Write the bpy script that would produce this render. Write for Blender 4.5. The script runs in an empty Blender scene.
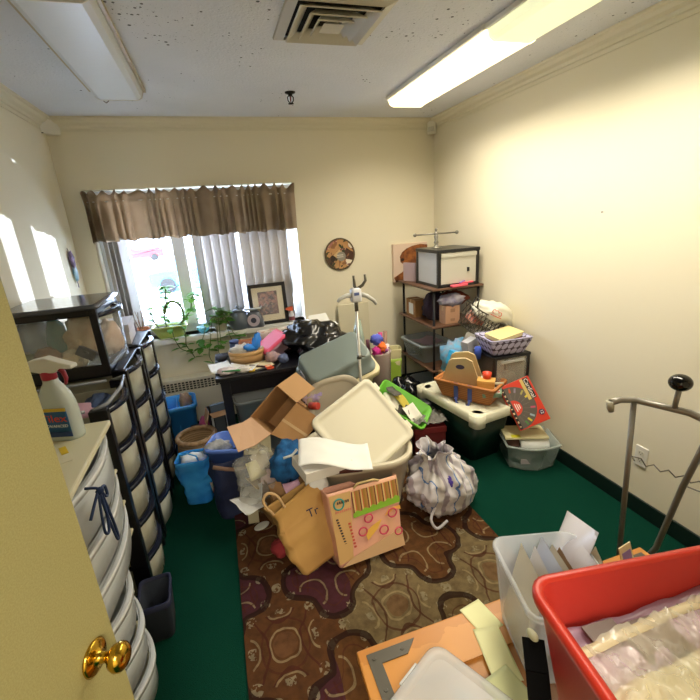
import bpy, bmesh, math, random
from mathutils import Vector, Matrix, noise
random.seed(7)
sc = bpy.context.scene
COL = sc.collection
PI = math.pi
def R(d): return math.radians(d)
def V(*a): return Vector(a)

# ------------------------------------------------------------------ materials
def lin(c):
    if isinstance(c, str):
        c = c.lstrip('#'); c = [int(c[i:i+2], 16)/255 for i in (0, 2, 4)]
    return tuple(((x/12.92) if x <= .04045 else ((x+.055)/1.055)**2.4) for x in c) + (1,)
MC = {}
def mat(name, c, rough=.6, metal=0, alpha=1, spec=.5, var=None, bump=None, emit=0, sub=0, trans=0):
    if name in MC: return MC[name]
    m = bpy.data.materials.new(name); m.use_nodes = True; nt = m.node_tree; b = nt.nodes['Principled BSDF']
    col = lin(c)
    b.inputs['Base Color'].default_value = col
    b.inputs['Roughness'].default_value = rough; b.inputs['Metallic'].default_value = metal
    b.inputs['Alpha'].default_value = alpha; b.inputs['Specular IOR Level'].default_value = spec
    if trans: b.inputs['Transmission Weight'].default_value = trans
    if emit:
        b.inputs['Emission Color'].default_value = col; b.inputs['Emission Strength'].default_value = emit
    tc = None
    if var or bump:
        tc = nt.nodes.new('ShaderNodeTexCoord')
    if var:
        s, c2 = var[0], lin(var[1]); lo, hi = (var[2], var[3]) if len(var) > 2 else (.35, .65)
        n = nt.nodes.new('ShaderNodeTexNoise'); n.inputs['Scale'].default_value = s; n.inputs['Detail'].default_value = 4
        nt.links.new(tc.outputs['Object'], n.inputs['Vector'])
        r = nt.nodes.new('ShaderNodeMapRange'); r.inputs['From Min'].default_value = lo; r.inputs['From Max'].default_value = hi
        nt.links.new(n.outputs['Fac'], r.inputs['Value'])
        x = nt.nodes.new('ShaderNodeMix'); x.data_type = 'RGBA'
        x.inputs[6].default_value = col; x.inputs[7].default_value = c2
        nt.links.new(r.outputs['Result'], x.inputs[0]); nt.links.new(x.outputs[2], b.inputs['Base Color'])
    if bump:
        n = nt.nodes.new('ShaderNodeTexNoise'); n.inputs['Scale'].default_value = bump[0]; n.inputs['Detail'].default_value = 3
        nt.links.new(tc.outputs['Object'], n.inputs['Vector'])
        bp = nt.nodes.new('ShaderNodeBump'); bp.inputs['Strength'].default_value = bump[1]; bp.inputs['Distance'].default_value = .01
        nt.links.new(n.outputs['Fac'], bp.inputs['Height']); nt.links.new(bp.outputs['Normal'], b.inputs['Normal'])
    MC[name] = m
    return m
class X:
    """a socket one can do arithmetic on"""
    def __init__(s, nt, k): s.nt, s.k = nt, k
    def op(s, o, *b):
        n = s.nt.nodes.new('ShaderNodeMath'); n.operation = o
        for i, q in enumerate((s,)+b):
            if isinstance(q, X): s.nt.links.new(q.k, n.inputs[i])
            else: n.inputs[i].default_value = q
        return X(s.nt, n.outputs[0])
    def __add__(s, o): return s.op('ADD', o)
    def __sub__(s, o): return s.op('SUBTRACT', o)
    def __mul__(s, o): return s.op('MULTIPLY', o)
    def cos(s): return s.op('COSINE')
    def abs(s): return s.op('ABSOLUTE')
    def gt(s, o): return s.op('GREATER_THAN', o)
    def lt(s, o): return s.op('LESS_THAN', o)
def mixc(nt, fac, a, b):
    x = nt.nodes.new('ShaderNodeMix'); x.data_type = 'RGBA'
    nt.links.new(fac.k, x.inputs[0])
    for i, c in ((6, a), (7, b)):
        if isinstance(c, X): nt.links.new(c.k, x.inputs[i])
        else: x.inputs[i].default_value = lin(c)
    return X(nt, x.outputs[2])
def pattern(name, rough=.7, **kw):
    m = bpy.data.materials.new(name); m.use_nodes = True; nt = m.node_tree; b = nt.nodes['Principled BSDF']
    b.inputs['Roughness'].default_value = rough
    for k, v in kw.items(): b.inputs[k].default_value = v
    tc = nt.nodes.new('ShaderNodeTexCoord'); sp = nt.nodes.new('ShaderNodeSeparateXYZ'); nt.links.new(tc.outputs['Object'], sp.inputs[0])
    def nz(scale, detail=3):
        n = nt.nodes.new('ShaderNodeTexNoise'); n.inputs['Scale'].default_value = scale; n.inputs['Detail'].default_value = detail
        nt.links.new(tc.outputs['Object'], n.inputs['Vector']); return X(nt, n.outputs['Fac'])
    MC[name] = m
    return m, nt, b, X(nt, sp.outputs[0]), X(nt, sp.outputs[1]), X(nt, sp.outputs[2]), nz

def rug_mat():
    m, nt, b, x, y, z, nz = pattern('rug_pile', .95)
    b.inputs['Specular IOR Level'].default_value = .1
    wob = (nz(7)-.5)*.05
    x = x+wob; y = y-wob
    PX, PY = .50, .58
    u = x*(2*PI/PX); v = y*(2*PI/PY)
    lob = (u*2).cos()*(v*2).cos()
    g = u.cos()+v.cos()+lob*.42+((u*3).cos()+(v*3).cos())*.14
    fa = ((x*(1/PX)+.5).op('FLOOR')*2.4+(y*(1/PY)+.5).op('FLOOR')*1.9).op('SINE')
    fb = ((x*(1/PX)).op('FLOOR')*2.7+(y*(1/PY)).op('FLOOR')*1.5).op('SINE')
    A = mixc(nt, fa.gt(-.35), '#54361f', '#716245')
    B = mixc(nt, (x+fb*.12).lt(-.22), '#583a20', '#43232a')
    B = mixc(nt, fb.lt(-.45), B, '#665537')
    c = mixc(nt, g.gt(0), B, A)
    # scrolls: pairs of arcs drawn inside each medallion
    su = (u*.5).op('SINE'); sv = (v*.5).op('SINE')
    w1 = (su*su*2.1-sv*sv*1.2).abs().op('SUBTRACT', .34).abs().lt(.055)
    w2 = ((u*1.5).cos()*(v*1.5).cos()).abs().op('SUBTRACT', .42).abs().lt(.06)
    inner = g.abs().gt(.55)
    c = mixc(nt, w1*inner*.75, c, '#43201a')
    c = mixc(nt, w2*inner*.55, c, '#9a8a66')
    ring = (g.abs()-1.0).abs().lt(.06)
    c = mixc(nt, ring*.7, c, '#4b271c')
    fl = ((u*4).cos()*(v*4).cos()).gt(.45)*(g.abs().lt(.75))
    c = mixc(nt, fl*nz(70, 2).gt(.47)*.75, c, '#8b8268')
    heart = g.abs().gt(2.05)
    c = mixc(nt, heart*.6, c, '#6a4a30')
    out = g.abs().lt(.24)
    c = mixc(nt, out*.88, c, '#241512')
    c = mixc(nt, (nz(30, 6)-.38)*1.5, c, '#2c1b13')
    nt.links.new(c.k, b.inputs['Base Color'])
    bp = nt.nodes.new('ShaderNodeBump'); bp.inputs['Strength'].default_value = .35; bp.inputs['Distance'].default_value = .004
    nt.links.new(nz(300, 2).k, bp.inputs['Height']); nt.links.new(bp.outputs['Normal'], b.inputs['Normal'])
    return m
def ceiling_mat():
    m, nt, b, x, y, z, nz = pattern('stippled_ceiling', .95)
    b.inputs['Specular IOR Level'].default_value = .1
    c = mixc(nt, nz(3), '#e6e7ea', '#d6d8dc')
    # dark specks, crowded towards the doorway end
    tc = [n for n in nt.nodes if n.type == 'TEX_COORD'][0]
    for sc_, rad, thr, k, col in ((34, .24, .53, .9, '#363b40'), (80, .25, .50, .5, '#7f878c'), (18, .11, .56, .95, '#2a2d31')):
        v = nt.nodes.new('ShaderNodeTexVoronoi'); v.inputs['Scale'].default_value = sc_; nt.links.new(tc.outputs['Object'], v.inputs['Vector'])
        sx = nt.nodes.new('ShaderNodeSeparateXYZ'); nt.links.new(v.outputs['Color'], sx.inputs[0])
        here = (nz(2.1, 2)+X(nt, sx.outputs[0])*.22-(y*.07)).gt(thr)
        c = mixc(nt, X(nt, v.outputs['Distance']).lt(X(nt, sx.outputs[1])*rad)*here*k, c, col)
    nt.links.new(c.k, b.inputs['Base Color'])
    bp = nt.nodes.new('ShaderNodeBump'); bp.inputs['Strength'].default_value = .3; bp.inputs['Distance'].default_value = .01
    nt.links.new(nz(90, 3).k, bp.inputs['Height']); nt.links.new(bp.outputs['Normal'], b.inputs['Normal'])
    return m
def stripes(name, axis, period, cols, rough=.5, wobble=0, **kw):
    """bands of colour across one axis of the object"""
    m, nt, b, x, y, z, nz = pattern(name, rough, **kw)
    t = {'x': x, 'y': y, 'z': z}[axis]
    if wobble: t = t+(nz(12)-.5)*wobble
    t = (t*(1/period)).op('FRACT'); c = None; pos = 0
    for w, col in cols:
        c = X(nt, mixc(nt, t.gt(pos), col, col).k) if c is None else mixc(nt, t.gt(pos), c, col)
        pos += w
    nt.links.new(c.k, b.inputs['Base Color'])
    return m
def blobs(name, scale, cols, rough=.5, **kw):
    """patches of colour as in a printed picture"""
    m, nt, b, x, y, z, nz = pattern(name, rough, **kw)
    v = nt.nodes.new('ShaderNodeTexVoronoi'); v.inputs['Scale'].default_value = scale
    tc = [n for n in nt.nodes if n.type == 'TEX_COORD'][0]; nt.links.new(tc.outputs['Object'], v.inputs['Vector'])
    s = nt.nodes.new('ShaderNodeSeparateXYZ'); nt.links.new(v.outputs['Color'], s.inputs[0]); t = X(nt, s.outputs[0])
    t = t*.8+(nz(scale*1.5)-.3)*.4
    c = None
    for i, col in enumerate(cols):
        c = mixc(nt, t.gt(0), col, col) if c is None else mixc(nt, t.gt(i/len(cols)), c, col)
    nt.links.new(c.k, b.inputs['Base Color'])
    return m
def dots(name, base, dot, period, r, rough=.6):
    m, nt, b, x, y, z, nz = pattern(name, rough)
    s = (x+y)*(1/period); t = z*(1/period)
    fs = s.op('FRACT')-.5; ft = t.op('FRACT')-.5
    d = (fs*fs+ft*ft)
    c = mixc(nt, d.lt(r*r), base, dot); nt.links.new(c.k, b.inputs['Base Color'])
    return m

# ------------------------------------------------------------------ mesh building
class MB:
    def __init__(s): s.v = []; s.f = []; s.mi = 0; s.m = []; s.sm = []; s.X = Matrix.Identity(4)
    def add(s, vs, fs, smooth=False):
        o = len(s.v); s.v += [s.X @ Vector(p) for p in vs]
        for f in fs: s.f.append([o+i for i in f]); s.m.append(s.mi); s.sm.append(smooth)
        return s
    def box(s, a, b):
        (x0, y0, z0), (x1, y1, z1) = a, b
        x0, x1 = sorted((x0, x1)); y0, y1 = sorted((y0, y1)); z0, z1 = sorted((z0, z1))
        return s.hexa([(x0, y0, z0), (x1, y0, z0), (x1, y1, z0), (x0, y1, z0), (x0, y0, z1), (x1, y0, z1), (x1, y1, z1), (x0, y1, z1)])
    def cbox(s, c, d, rot=None):
        M = s.X; s.X = M @ Matrix.Translation(c) @ (rot.to_4x4() if rot else Matrix.Identity(4))
        h = [q/2 for q in d]; s.box([-q for q in h], h); s.X = M; return s
    def hexa(s, p): return s.add(p, [(0, 3, 2, 1), (4, 5, 6, 7), (0, 1, 5, 4), (1, 2, 6, 5), (2, 3, 7, 6), (3, 0, 4, 7)])
    def slab(s, q, t):
        """a quad given thickness t along its normal"""
        q = [Vector(p) for p in q]; n = (q[1]-q[0]).cross(q[-1]-q[0]).normalized()*t; k = len(q)
        return s.add(q+[p-n for p in q], [tuple(range(k)), tuple(range(2*k-1, k-1, -1))]+[(i, k+i, k+(i+1) % k, (i+1) % k) for i in range(k)])
    def loft(s, loops, cap0=True, cap1=True, smooth=True, closed=True):
        n = len(loops[0]); vs = [p for l in loops for p in l]; fs = []
        for i in range(len(loops)-1):
            for j in range(n if closed else n-1):
                k = (j+1) % n; fs.append((i*n+j, i*n+k, (i+1)*n+k, (i+1)*n+j))
        s.add(vs, fs, smooth)
        if cap0: s.add(list(loops[0]), [tuple(range(n-1, -1, -1))])
        if cap1: s.add(list(loops[-1]), [tuple(range(n))])
        return s
    def tube(s, path, r, seg=8, closed=False, soft=0):
        path = [Vector(p) for p in path]
        if soft:
            if isinstance(r, (list, tuple)): r = [r[min(i//soft, len(r)-1)]*(1-(i % soft)/soft)+r[min(i//soft+1, len(r)-1)]*((i % soft)/soft) for i in range((len(path)-1)*soft+1)]
            path = curve(path, soft)
        n = len(path); loops = []; up = None
        rs = r if isinstance(r, (list, tuple)) else [r]*n
        for i, p in enumerate(path):
            a = path[(i-1) % n] if (closed or i) else p; b = path[(i+1) % n] if (closed or i < n-1) else p
            t = (b-a).normalized()
            if up is None: up = t.orthogonal().normalized()
            up = (up-t*up.dot(t)); up = up.normalized() if up.length > 1e-6 else t.orthogonal().normalized()
            w = t.cross(up)
            loops.append([p+(up*math.cos(q*2*PI/seg)+w*math.sin(q*2*PI/seg))*rs[i] for q in range(seg)])
        if closed: loops.append(loops[0]); return s.loft(loops, False, False)
        return s.loft(loops)
    def lathe(s, prof, seg=24, c=(0, 0, 0), sx=1, sy=1, cap0=True, cap1=True):
        return s.loft([[(c[0]+r*sx*math.cos(k*2*PI/seg), c[1]+r*sy*math.sin(k*2*PI/seg), c[2]+z) for k in range(seg)] for r, z in prof], cap0, cap1)
    def ell(s, c, r, amp=0, seed=0, nu=20, nv=12, fr=3., flat=None):
        c = Vector(c); loops = []
        for i in range(nv+1):
            th = -PI/2+PI*i/nv; l = []
            for j in range(nu):
                ph = 2*PI*j/nu; d = Vector((math.cos(th)*math.cos(ph), math.cos(th)*math.sin(ph), math.sin(th)))
                k = 1+amp*(noise.noise(d*fr+Vector((seed*7.3, seed*3.1, 0)))+.5*noise.noise(d*fr*2.3+Vector((0, seed*5.7, 0))))
                p = Vector((d.x*r[0], d.y*r[1], d.z*r[2]))*k
                if flat is not None and p.z < -flat: p.z = -flat+.1*(p.z+flat)
                l.append(c+p)
            loops.append(l)
        return s.loft(loops, False, False)
    def grid(s, fn, nu, nv, smooth=True):
        vs = [fn(i/nu, j/nv) for j in range(nv+1) for i in range(nu+1)]
        return s.add(vs, [(j*(nu+1)+i, j*(nu+1)+i+1, (j+1)*(nu+1)+i+1, (j+1)*(nu+1)+i) for j in range(nv) for i in range(nu)], smooth)
    def bin(s, wb, db, wt, dt, h, t=.004, rim=.012, rc=.04, rimh=.02, n=5, ox=0, oy=0):
        """an open moulded tub standing on z = 0"""
        o = [rrect(wb-.01, db-.01, rc*.8, 0, n), rrect(wb, db, rc, .008, n), rrect(wt, dt, rc, h-rimh, n)]
        if rim: o += [rrect(wt+2*rim, dt+2*rim, rc+rim, h-rimh, n), rrect(wt+2*rim, dt+2*rim, rc+rim, h-.003, n), rrect(wt+2*rim-.006, dt+2*rim-.006, rc+rim, h, n)]
        else: o += [rrect(wt, dt, rc, h, n)]
        o += [rrect(wt-2*t, dt-2*t, rc, h, n), rrect(wb-2*t, db-2*t, rc, t+.004, n)]
        o = [[(p[0]+ox*p[2]/h, p[1]+oy*p[2]/h, p[2]) for p in l] for l in o]
        return s.loft(o)
def curve(p, k):
    """a smooth line through the points"""
    out = []
    for i in range(len(p)-1):
        a, b, c, d = p[max(i-1, 0)], p[i], p[i+1], p[min(i+2, len(p)-1)]
        for j in range(k):
            t = j/k; out.append(.5*((2*b)+(c-a)*t+(2*a-5*b+4*c-d)*t*t+(3*b-a-3*c+d)*t**3))
    return out+[p[-1]]
def rrect(w, d, r, z, n=5):
    r = min(r, w/2-.001, d/2-.001); out = []
    for cx, cy, a0 in ((w/2-r, d/2-r, 0), (-w/2+r, d/2-r, 90), (-w/2+r, -d/2+r, 180), (w/2-r, -d/2+r, 270)):
        for k in range(n+1):
            a = R(a0+90*k/n); out.append((cx+r*math.cos(a), cy+r*math.sin(a), z))
    return out
def obj(name, mb, m, parent=None, bevel=0, solid=0, sub=0, label=None, smooth_angle=None):
    me = bpy.data.meshes.new(name); me.from_pydata([tuple(p) for p in mb.v], [], mb.f)
    ms = m if isinstance(m, (list, tuple)) else [m]
    for q in ms: me.materials.append(q)
    me.polygons.foreach_set('material_index', mb.m); me.polygons.foreach_set('use_smooth', mb.sm)
    bm = bmesh.new(); bm.from_mesh(me); bmesh.ops.remove_doubles(bm, verts=bm.verts, dist=1e-5)
    bmesh.ops.recalc_face_normals(bm, faces=bm.faces); bm.to_mesh(me); bm.free()
    o = bpy.data.objects.new(name, me); COL.objects.link(o)
    if parent: o.parent = parent
    if solid:
        q = o.modifiers.new('thickness', 'SOLIDIFY'); q.thickness = solid; q.offset = 0
    if bevel:
        q = o.modifiers.new('bevel', 'BEVEL'); q.width = bevel; q.segments = 2; q.limit_method = 'ANGLE'; q.angle_limit = R(40)
    if sub:
        q = o.modifiers.new('sub', 'SUBSURF'); q.levels = sub; q.render_levels = sub
    if label: o['label'] = label
    return o
def tag(o, label, cat, group=None):
    o['label'] = label; o['category'] = cat
    if group: o['group'] = group
    return o
def thing(name, label, cat, loc=(0, 0, 0), rz=0, group=None, rot=None):
    o = bpy.data.objects.new(name, None); COL.objects.link(o); o.location = loc; o.empty_display_size = .05
    o.rotation_euler = [R(a) for a in rot] if rot else (0, 0, R(rz))
    return tag(o, label, cat, group)
def solo(name, mb, m, label, cat, loc=(0, 0, 0), rz=0, group=None, rot=None, **kw):
    o = obj(name, mb, m, None, **kw); o.location = loc
    o.rotation_euler = [R(a) for a in rot] if rot else (0, 0, R(rz))
    return tag(o, label, cat, group)
def axes(o, org, ex, ey):
    """put a thing at org with its x along ex and its y near ey"""
    ex = Vector(ex).normalized(); ez = ex.cross(Vector(ey)).normalized(); ey = ez.cross(ex)
    o.matrix_world = Matrix(((ex.x, ey.x, ez.x, org[0]), (ex.y, ey.y, ez.y, org[1]), (ex.z, ey.z, ez.z, org[2]), (0, 0, 0, 1)))
    return o
def struct(name, mb, m, parent=None, **kw):
    o = obj(name, mb, m, parent, **kw)
    if not parent: o['kind'] = 'structure'
    return o
def lettering(text, size, m, parent, M, name='lettering', width=None, depth=.0006):
    cu = bpy.data.curves.new('lettering', 'FONT'); cu.body = text; cu.size = size; cu.extrude = depth; cu.align_x = 'CENTER'; cu.align_y = 'CENTER'
    t = bpy.data.objects.new('lettering_tmp', cu); COL.objects.link(t)
    dg = bpy.context.evaluated_depsgraph_get(); me = bpy.data.meshes.new_from_object(t.evaluated_get(dg)); bpy.data.objects.remove(t)
    if width:
        w = max(v.co.x for v in me.vertices)-min(v.co.x for v in me.vertices); me.transform(Matrix.Diagonal((width/w, 1, 1, 1)))
    me.transform(M); me.materials.clear(); me.materials.append(m)
    o = bpy.data.objects.new(name, me); COL.objects.link(o); o.parent = parent
    return o
def mtx(org, ex, ey):
    ex = Vector(ex).normalized(); ez = ex.cross(Vector(ey)).normalized(); ey = ez.cross(ex)
    return Matrix(((ex.x, ey.x, ez.x, org[0]), (ex.y, ey.y, ez.y, org[1]), (ex.z, ey.z, ez.z, org[2]), (0, 0, 0, 1)))
def nz3(p, fr, seed=0): return noise.noise(Vector(p)*fr+Vector((seed*11.1, seed*5.3, seed*2.7)))
def copy_tree(o, **kw):
    c = o.copy(); COL.objects.link(c)
    for ch in o.children:
        d = ch.copy(); COL.objects.link(d); d.parent = c
        for g in ch.children:
            e = g.copy(); COL.objects.link(e); e.parent = d
    return c
# ------------------------------------------------------------------ the setting
XL, XR, YB, YF, H = -.995, 2.005, 3.65, -.20, 2.44
WALL = mat('cream_paint', '#e9e1c8', .85, spec=.2, bump=(160, .04))
WHITE = mat('white_paint', '#e4e2da', .5)
FRAMEW = mat('white_vinyl_frame', '#e9ebef', .4)
def shell():
    m, nt, b, x, y, z, nz = pattern('green_carpet', 1.0)
    b.inputs['Specular IOR Level'].default_value = .05
    c = mixc(nt, nz(220, 2), '#07291f', '#0f4536'); c = mixc(nt, (nz(2.5)-.42)*1.2, c, '#063228')
    nt.links.new(c.k, b.inputs['Base Color'])
    bp = nt.nodes.new('ShaderNodeBump'); bp.inputs['Strength'].default_value = .5; bp.inputs['Distance'].default_value = .006
    nt.links.new(nz(260, 2).k, bp.inputs['Height']); nt.links.new(bp.outputs['Normal'], b.inputs['Normal'])
    struct('floor', MB().box((XL-.12, YF-2.2, -.06), (XR+.12, YB+.3, 0)), m)
    struct('ceiling', MB().box((XL-.12, YF-2.2, H), (XR+.12, YB+.3, H+.08)), ceiling_mat())
    struct('wall_left', MB().box((XL-.12, YF-.1, 0), (XL, YB, H)), WALL)
    struct('wall_right', MB().box((XR, YF-.1, 0), (XR+.12, YB, H)), WALL)
    w = MB(); x0, x1, z0, z1 = -.86, .69, .80, 1.97; d = .26
    w.box((XL-.12, YB, 0), (x0, YB+d, H)); w.box((x1, YB, 0), (XR+.12, YB+d, H)); w.box((x0, YB, 0), (x1, YB+d, z0)); w.box((x0, YB, z1), (x1, YB+d, H))
    struct('wall_back', w, WALL)
    w = MB(); w.box((XL, YF-.1, 0), (-.50, YF, H)); w.box((.40, YF-.1, 0), (XR, YF, H)); w.box((-.50, YF-.1, 2.06), (.40, YF, H))
    struct('wall_front', w, WALL)
    w = MB(); w.box((XL-.12, YF-2.2, 0), (XL, YF-.1, H)); w.box((XR, YF-2.2, 0), (XR+.12, YF-.1, H)); w.box((XL, YF-2.2, 0), (XR, YF-2.1, H))
    struct('wall_hall', w, WALL)
    # cornice: a stepped moulding along three walls
    prof = [(0, 0), (.065, 0), (.065, .012), (.05, .018), (.04, .034), (.02, .045), (.016, .06), (.006, .064), (.006, .085), (0, .085)]
    def crown(p0, p1, inw): return MB().loft([[(p[0]+inw[0]*a, p[1]+inw[1]*a, H-b) for a, b in prof] for p in (p0, p1)], smooth=False)
    CR = mat('cream_cornice', '#e2dabf', .6)
    struct('trim_1', crown((XR, YF), (XR, YB), (-1, 0)), CR); struct('trim_2', crown((XL, YF), (XL, YB), (1, 0)), CR); struct('trim_3', crown((XL, YB), (XR, YB), (0, -1)), CR)
    BB = mat('dark_green_vinyl_baseboard', '#0b1f1b', .45)
    struct('baseboard_right', MB().box((XR-.012, YF, 0), (XR, YB, .095)), BB, bevel=.003)
    struct('baseboard_left', MB().box((XL, YF, 0), (XL+.012, YB, .095)), BB, bevel=.003)
    struct('baseboard_back', MB().box((.95, YB-.012, 0), (XR, YB, .095)), BB, bevel=.003)
    # window
    win = MB(); yw = YB+.14
    for a, b in ((-.86, -.80), (.63, .69)): win.box((a, yw, .80), (b, yw+.07, 1.97))
    win.box((-.80, yw, .80), (.63, yw+.07, .86)); win.box((-.80, yw, 1.91), (.63, yw+.07, 1.97))
    for a, b in ((-.335, -.235), (.16, .20)): win.box((a, yw-.01, .86), (b, yw+.06, 1.91))
    for a, b in ((-.80, -.665),): win.box((a, yw+.005, .86), (b, yw+.055, 1.91))
    wo = struct('window_1', win, FRAMEW, bevel=.004)
    GL = mat('window_glass', '#dff1fb', .03, alpha=.06)
    for a, b in ((-.665, -.335), (-.235, .16), (.20, .63)): obj('window_pane', MB().box((a, yw+.03, .86), (b, yw+.034, 1.91)), GL, wo)
    obj('sash_rail', MB().box((-.665, yw+.01, .86), (-.335, yw+.05, .90)), FRAMEW, wo, bevel=.003)
    struct('trim_4', MB().box((-.90, YB-.075, .775), (.74, YB+.14, .80)).box((-.90, YB-.075, .76), (.74, YB-.06, .80)), WHITE, bevel=.004)
    # the open door
    DM = mat('khaki_door_paint', '#aca573', .5, spec=.3, bump=(700, .10), var=(420, '#9f9864'))
    hx, hy, ex, ey = -.54, -.17, -.262, .635
    dv = Vector((ex-hx, ey-hy, 0)); w = dv.length
    do = struct('door_1', MB().box((0, 0, .01), (w, .042, 2.04)), DM, bevel=.002)
    axes(do, (hx, hy, 0), dv, Vector((-dv.y, dv.x, 0)))
    BR = mat('polished_brass', '#c9a13c', .16, 1)
    k = MB(); k.X = Matrix.Translation((w-.052, 0, 1.02)) @ Matrix.Rotation(R(90), 4, 'X')
    k.lathe([(.026, 0), (.028, .003), (.024, .006), (.016, .008), (.009, .012), (.008, .022), (.011, .028), (.018, .032), (.022, .040), (.021, .047), (.015, .053), (.006, .055)], 32)
    obj('door_knob', k, BR, do, label='polished brass round door knob')
    k = MB(); k.X = Matrix.Translation((w-.060, .042, 1.0)) @ Matrix.Rotation(R(-90), 4, 'X')
    k.lathe([(.033, 0), (.031, .007), (.0115, .014), (.010, .026), (.0275, .048), (.018, .064), (.007, .067)], 24)
    obj('door_knob', k, BR, do, label='polished brass round door knob')
    obj('latch_plate', MB().box((w-.0005, .010, .97), (w+.0008, .032, 1.03)), BR, do)
    f = MB(); f.box((-.56, YF-.11, 0), (-.50, YF+.012, 2.12)); f.box((.40, YF-.11, 0), (.46, YF+.012, 2.12)); f.box((-.56, YF-.11, 2.06), (.46, YF+.012, 2.12))
    struct('trim_5', f, WHITE, bevel=.003)
shell()

# ------------------------------------------------------------------ outside the window
def outside():
    SN = mat('trodden_snow', '#eef1f5', .9, var=(1.5, '#dfe5ec'))
    struct('ground', MB().box((-60, YB+.3, -1.0), (60, 110, -.95)), SN)
    TY = mat('car_tyre', '#15161a', .8); GLS = mat('car_glass', '#49606f', .08); LT = mat('car_lamp', '#d8d8d2', .2); RIM = mat('car_rim', '#9b9ea2', .35, .8)
    def car(loc, rz, paint, label, L=4.5, W=1.8, hh=1.68):
        t = thing('parked_car', label, 'car', loc, rz)
        pr = [(-.5, .18), (-.5, .52), (-.47, .60), (-.30, .63), (-.19, .97), (.30, 1.0), (.45, .66), (.5, .60), (.5, .18)]
        b = MB(); b.loft([[(x*L, s*W/2*(1 if z < .65 else .84), z*hh) for x, z in pr] for s in (-1, -.9, .9, 1)], smooth=False)
        obj('body', b, paint, t, bevel=.06)
        g = MB()
        for s in (-1, 1):
            g = MB(); g.slab([(-.25*L, s*W*.46, .66*hh), (.38*L, s*W*.46, .66*hh), (.27*L, s*W*.425, .94*hh), (-.17*L, s*W*.425, .94*hh)], .02)
            obj('side_window', g, GLS, t)
        obj('windscreen', MB().slab([(-.302*L, -W*.37, .655*hh), (-.302*L, W*.37, .655*hh), (-.202*L, W*.36, .955*hh), (-.202*L, -W*.36, .955*hh)], .02), GLS, t)
        for x in (-.31, .31):
            for s in (-1, 1):
                q = MB(); q.X = Matrix.Translation((x*L, s*W*.47, .33)) @ Matrix.Rotation(R(90), 4, 'X'); q.lathe([(.2, -.1), (.33, -.1), (.33, .1), (.2, .1)], 20)
                wl = obj('wheel', q, TY, t)
                q = MB(); q.X = Matrix.Translation((x*L, s*W*.5, .33)) @ Matrix.Rotation(R(90), 4, 'X'); q.lathe([(.2, -.03), (.2, .03)], 16); obj('rim', q, RIM, wl)
        for s in (-1, 1): obj('headlamp', MB().cbox((-.5*L, s*W*.36, .5*hh), (.06, .3, .14)), LT, t, bevel=.02)
    car((-7.2, 45, -.95), 12, mat('red_car_paint', '#b0262e', .25), 'red car parked far off across the snowy lot')
    car((-.9, 20.5, -.95), -4, mat('blue_car_paint', '#2f8fc4', .25), 'bright blue car parked close outside the window', 4.0, 1.75, 1.55)
    car((-2.5, 47, -.95), 8, mat('silver_car_paint', '#a9b2ba', .3), 'silver car parked far off behind the blue car')
outside()

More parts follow.
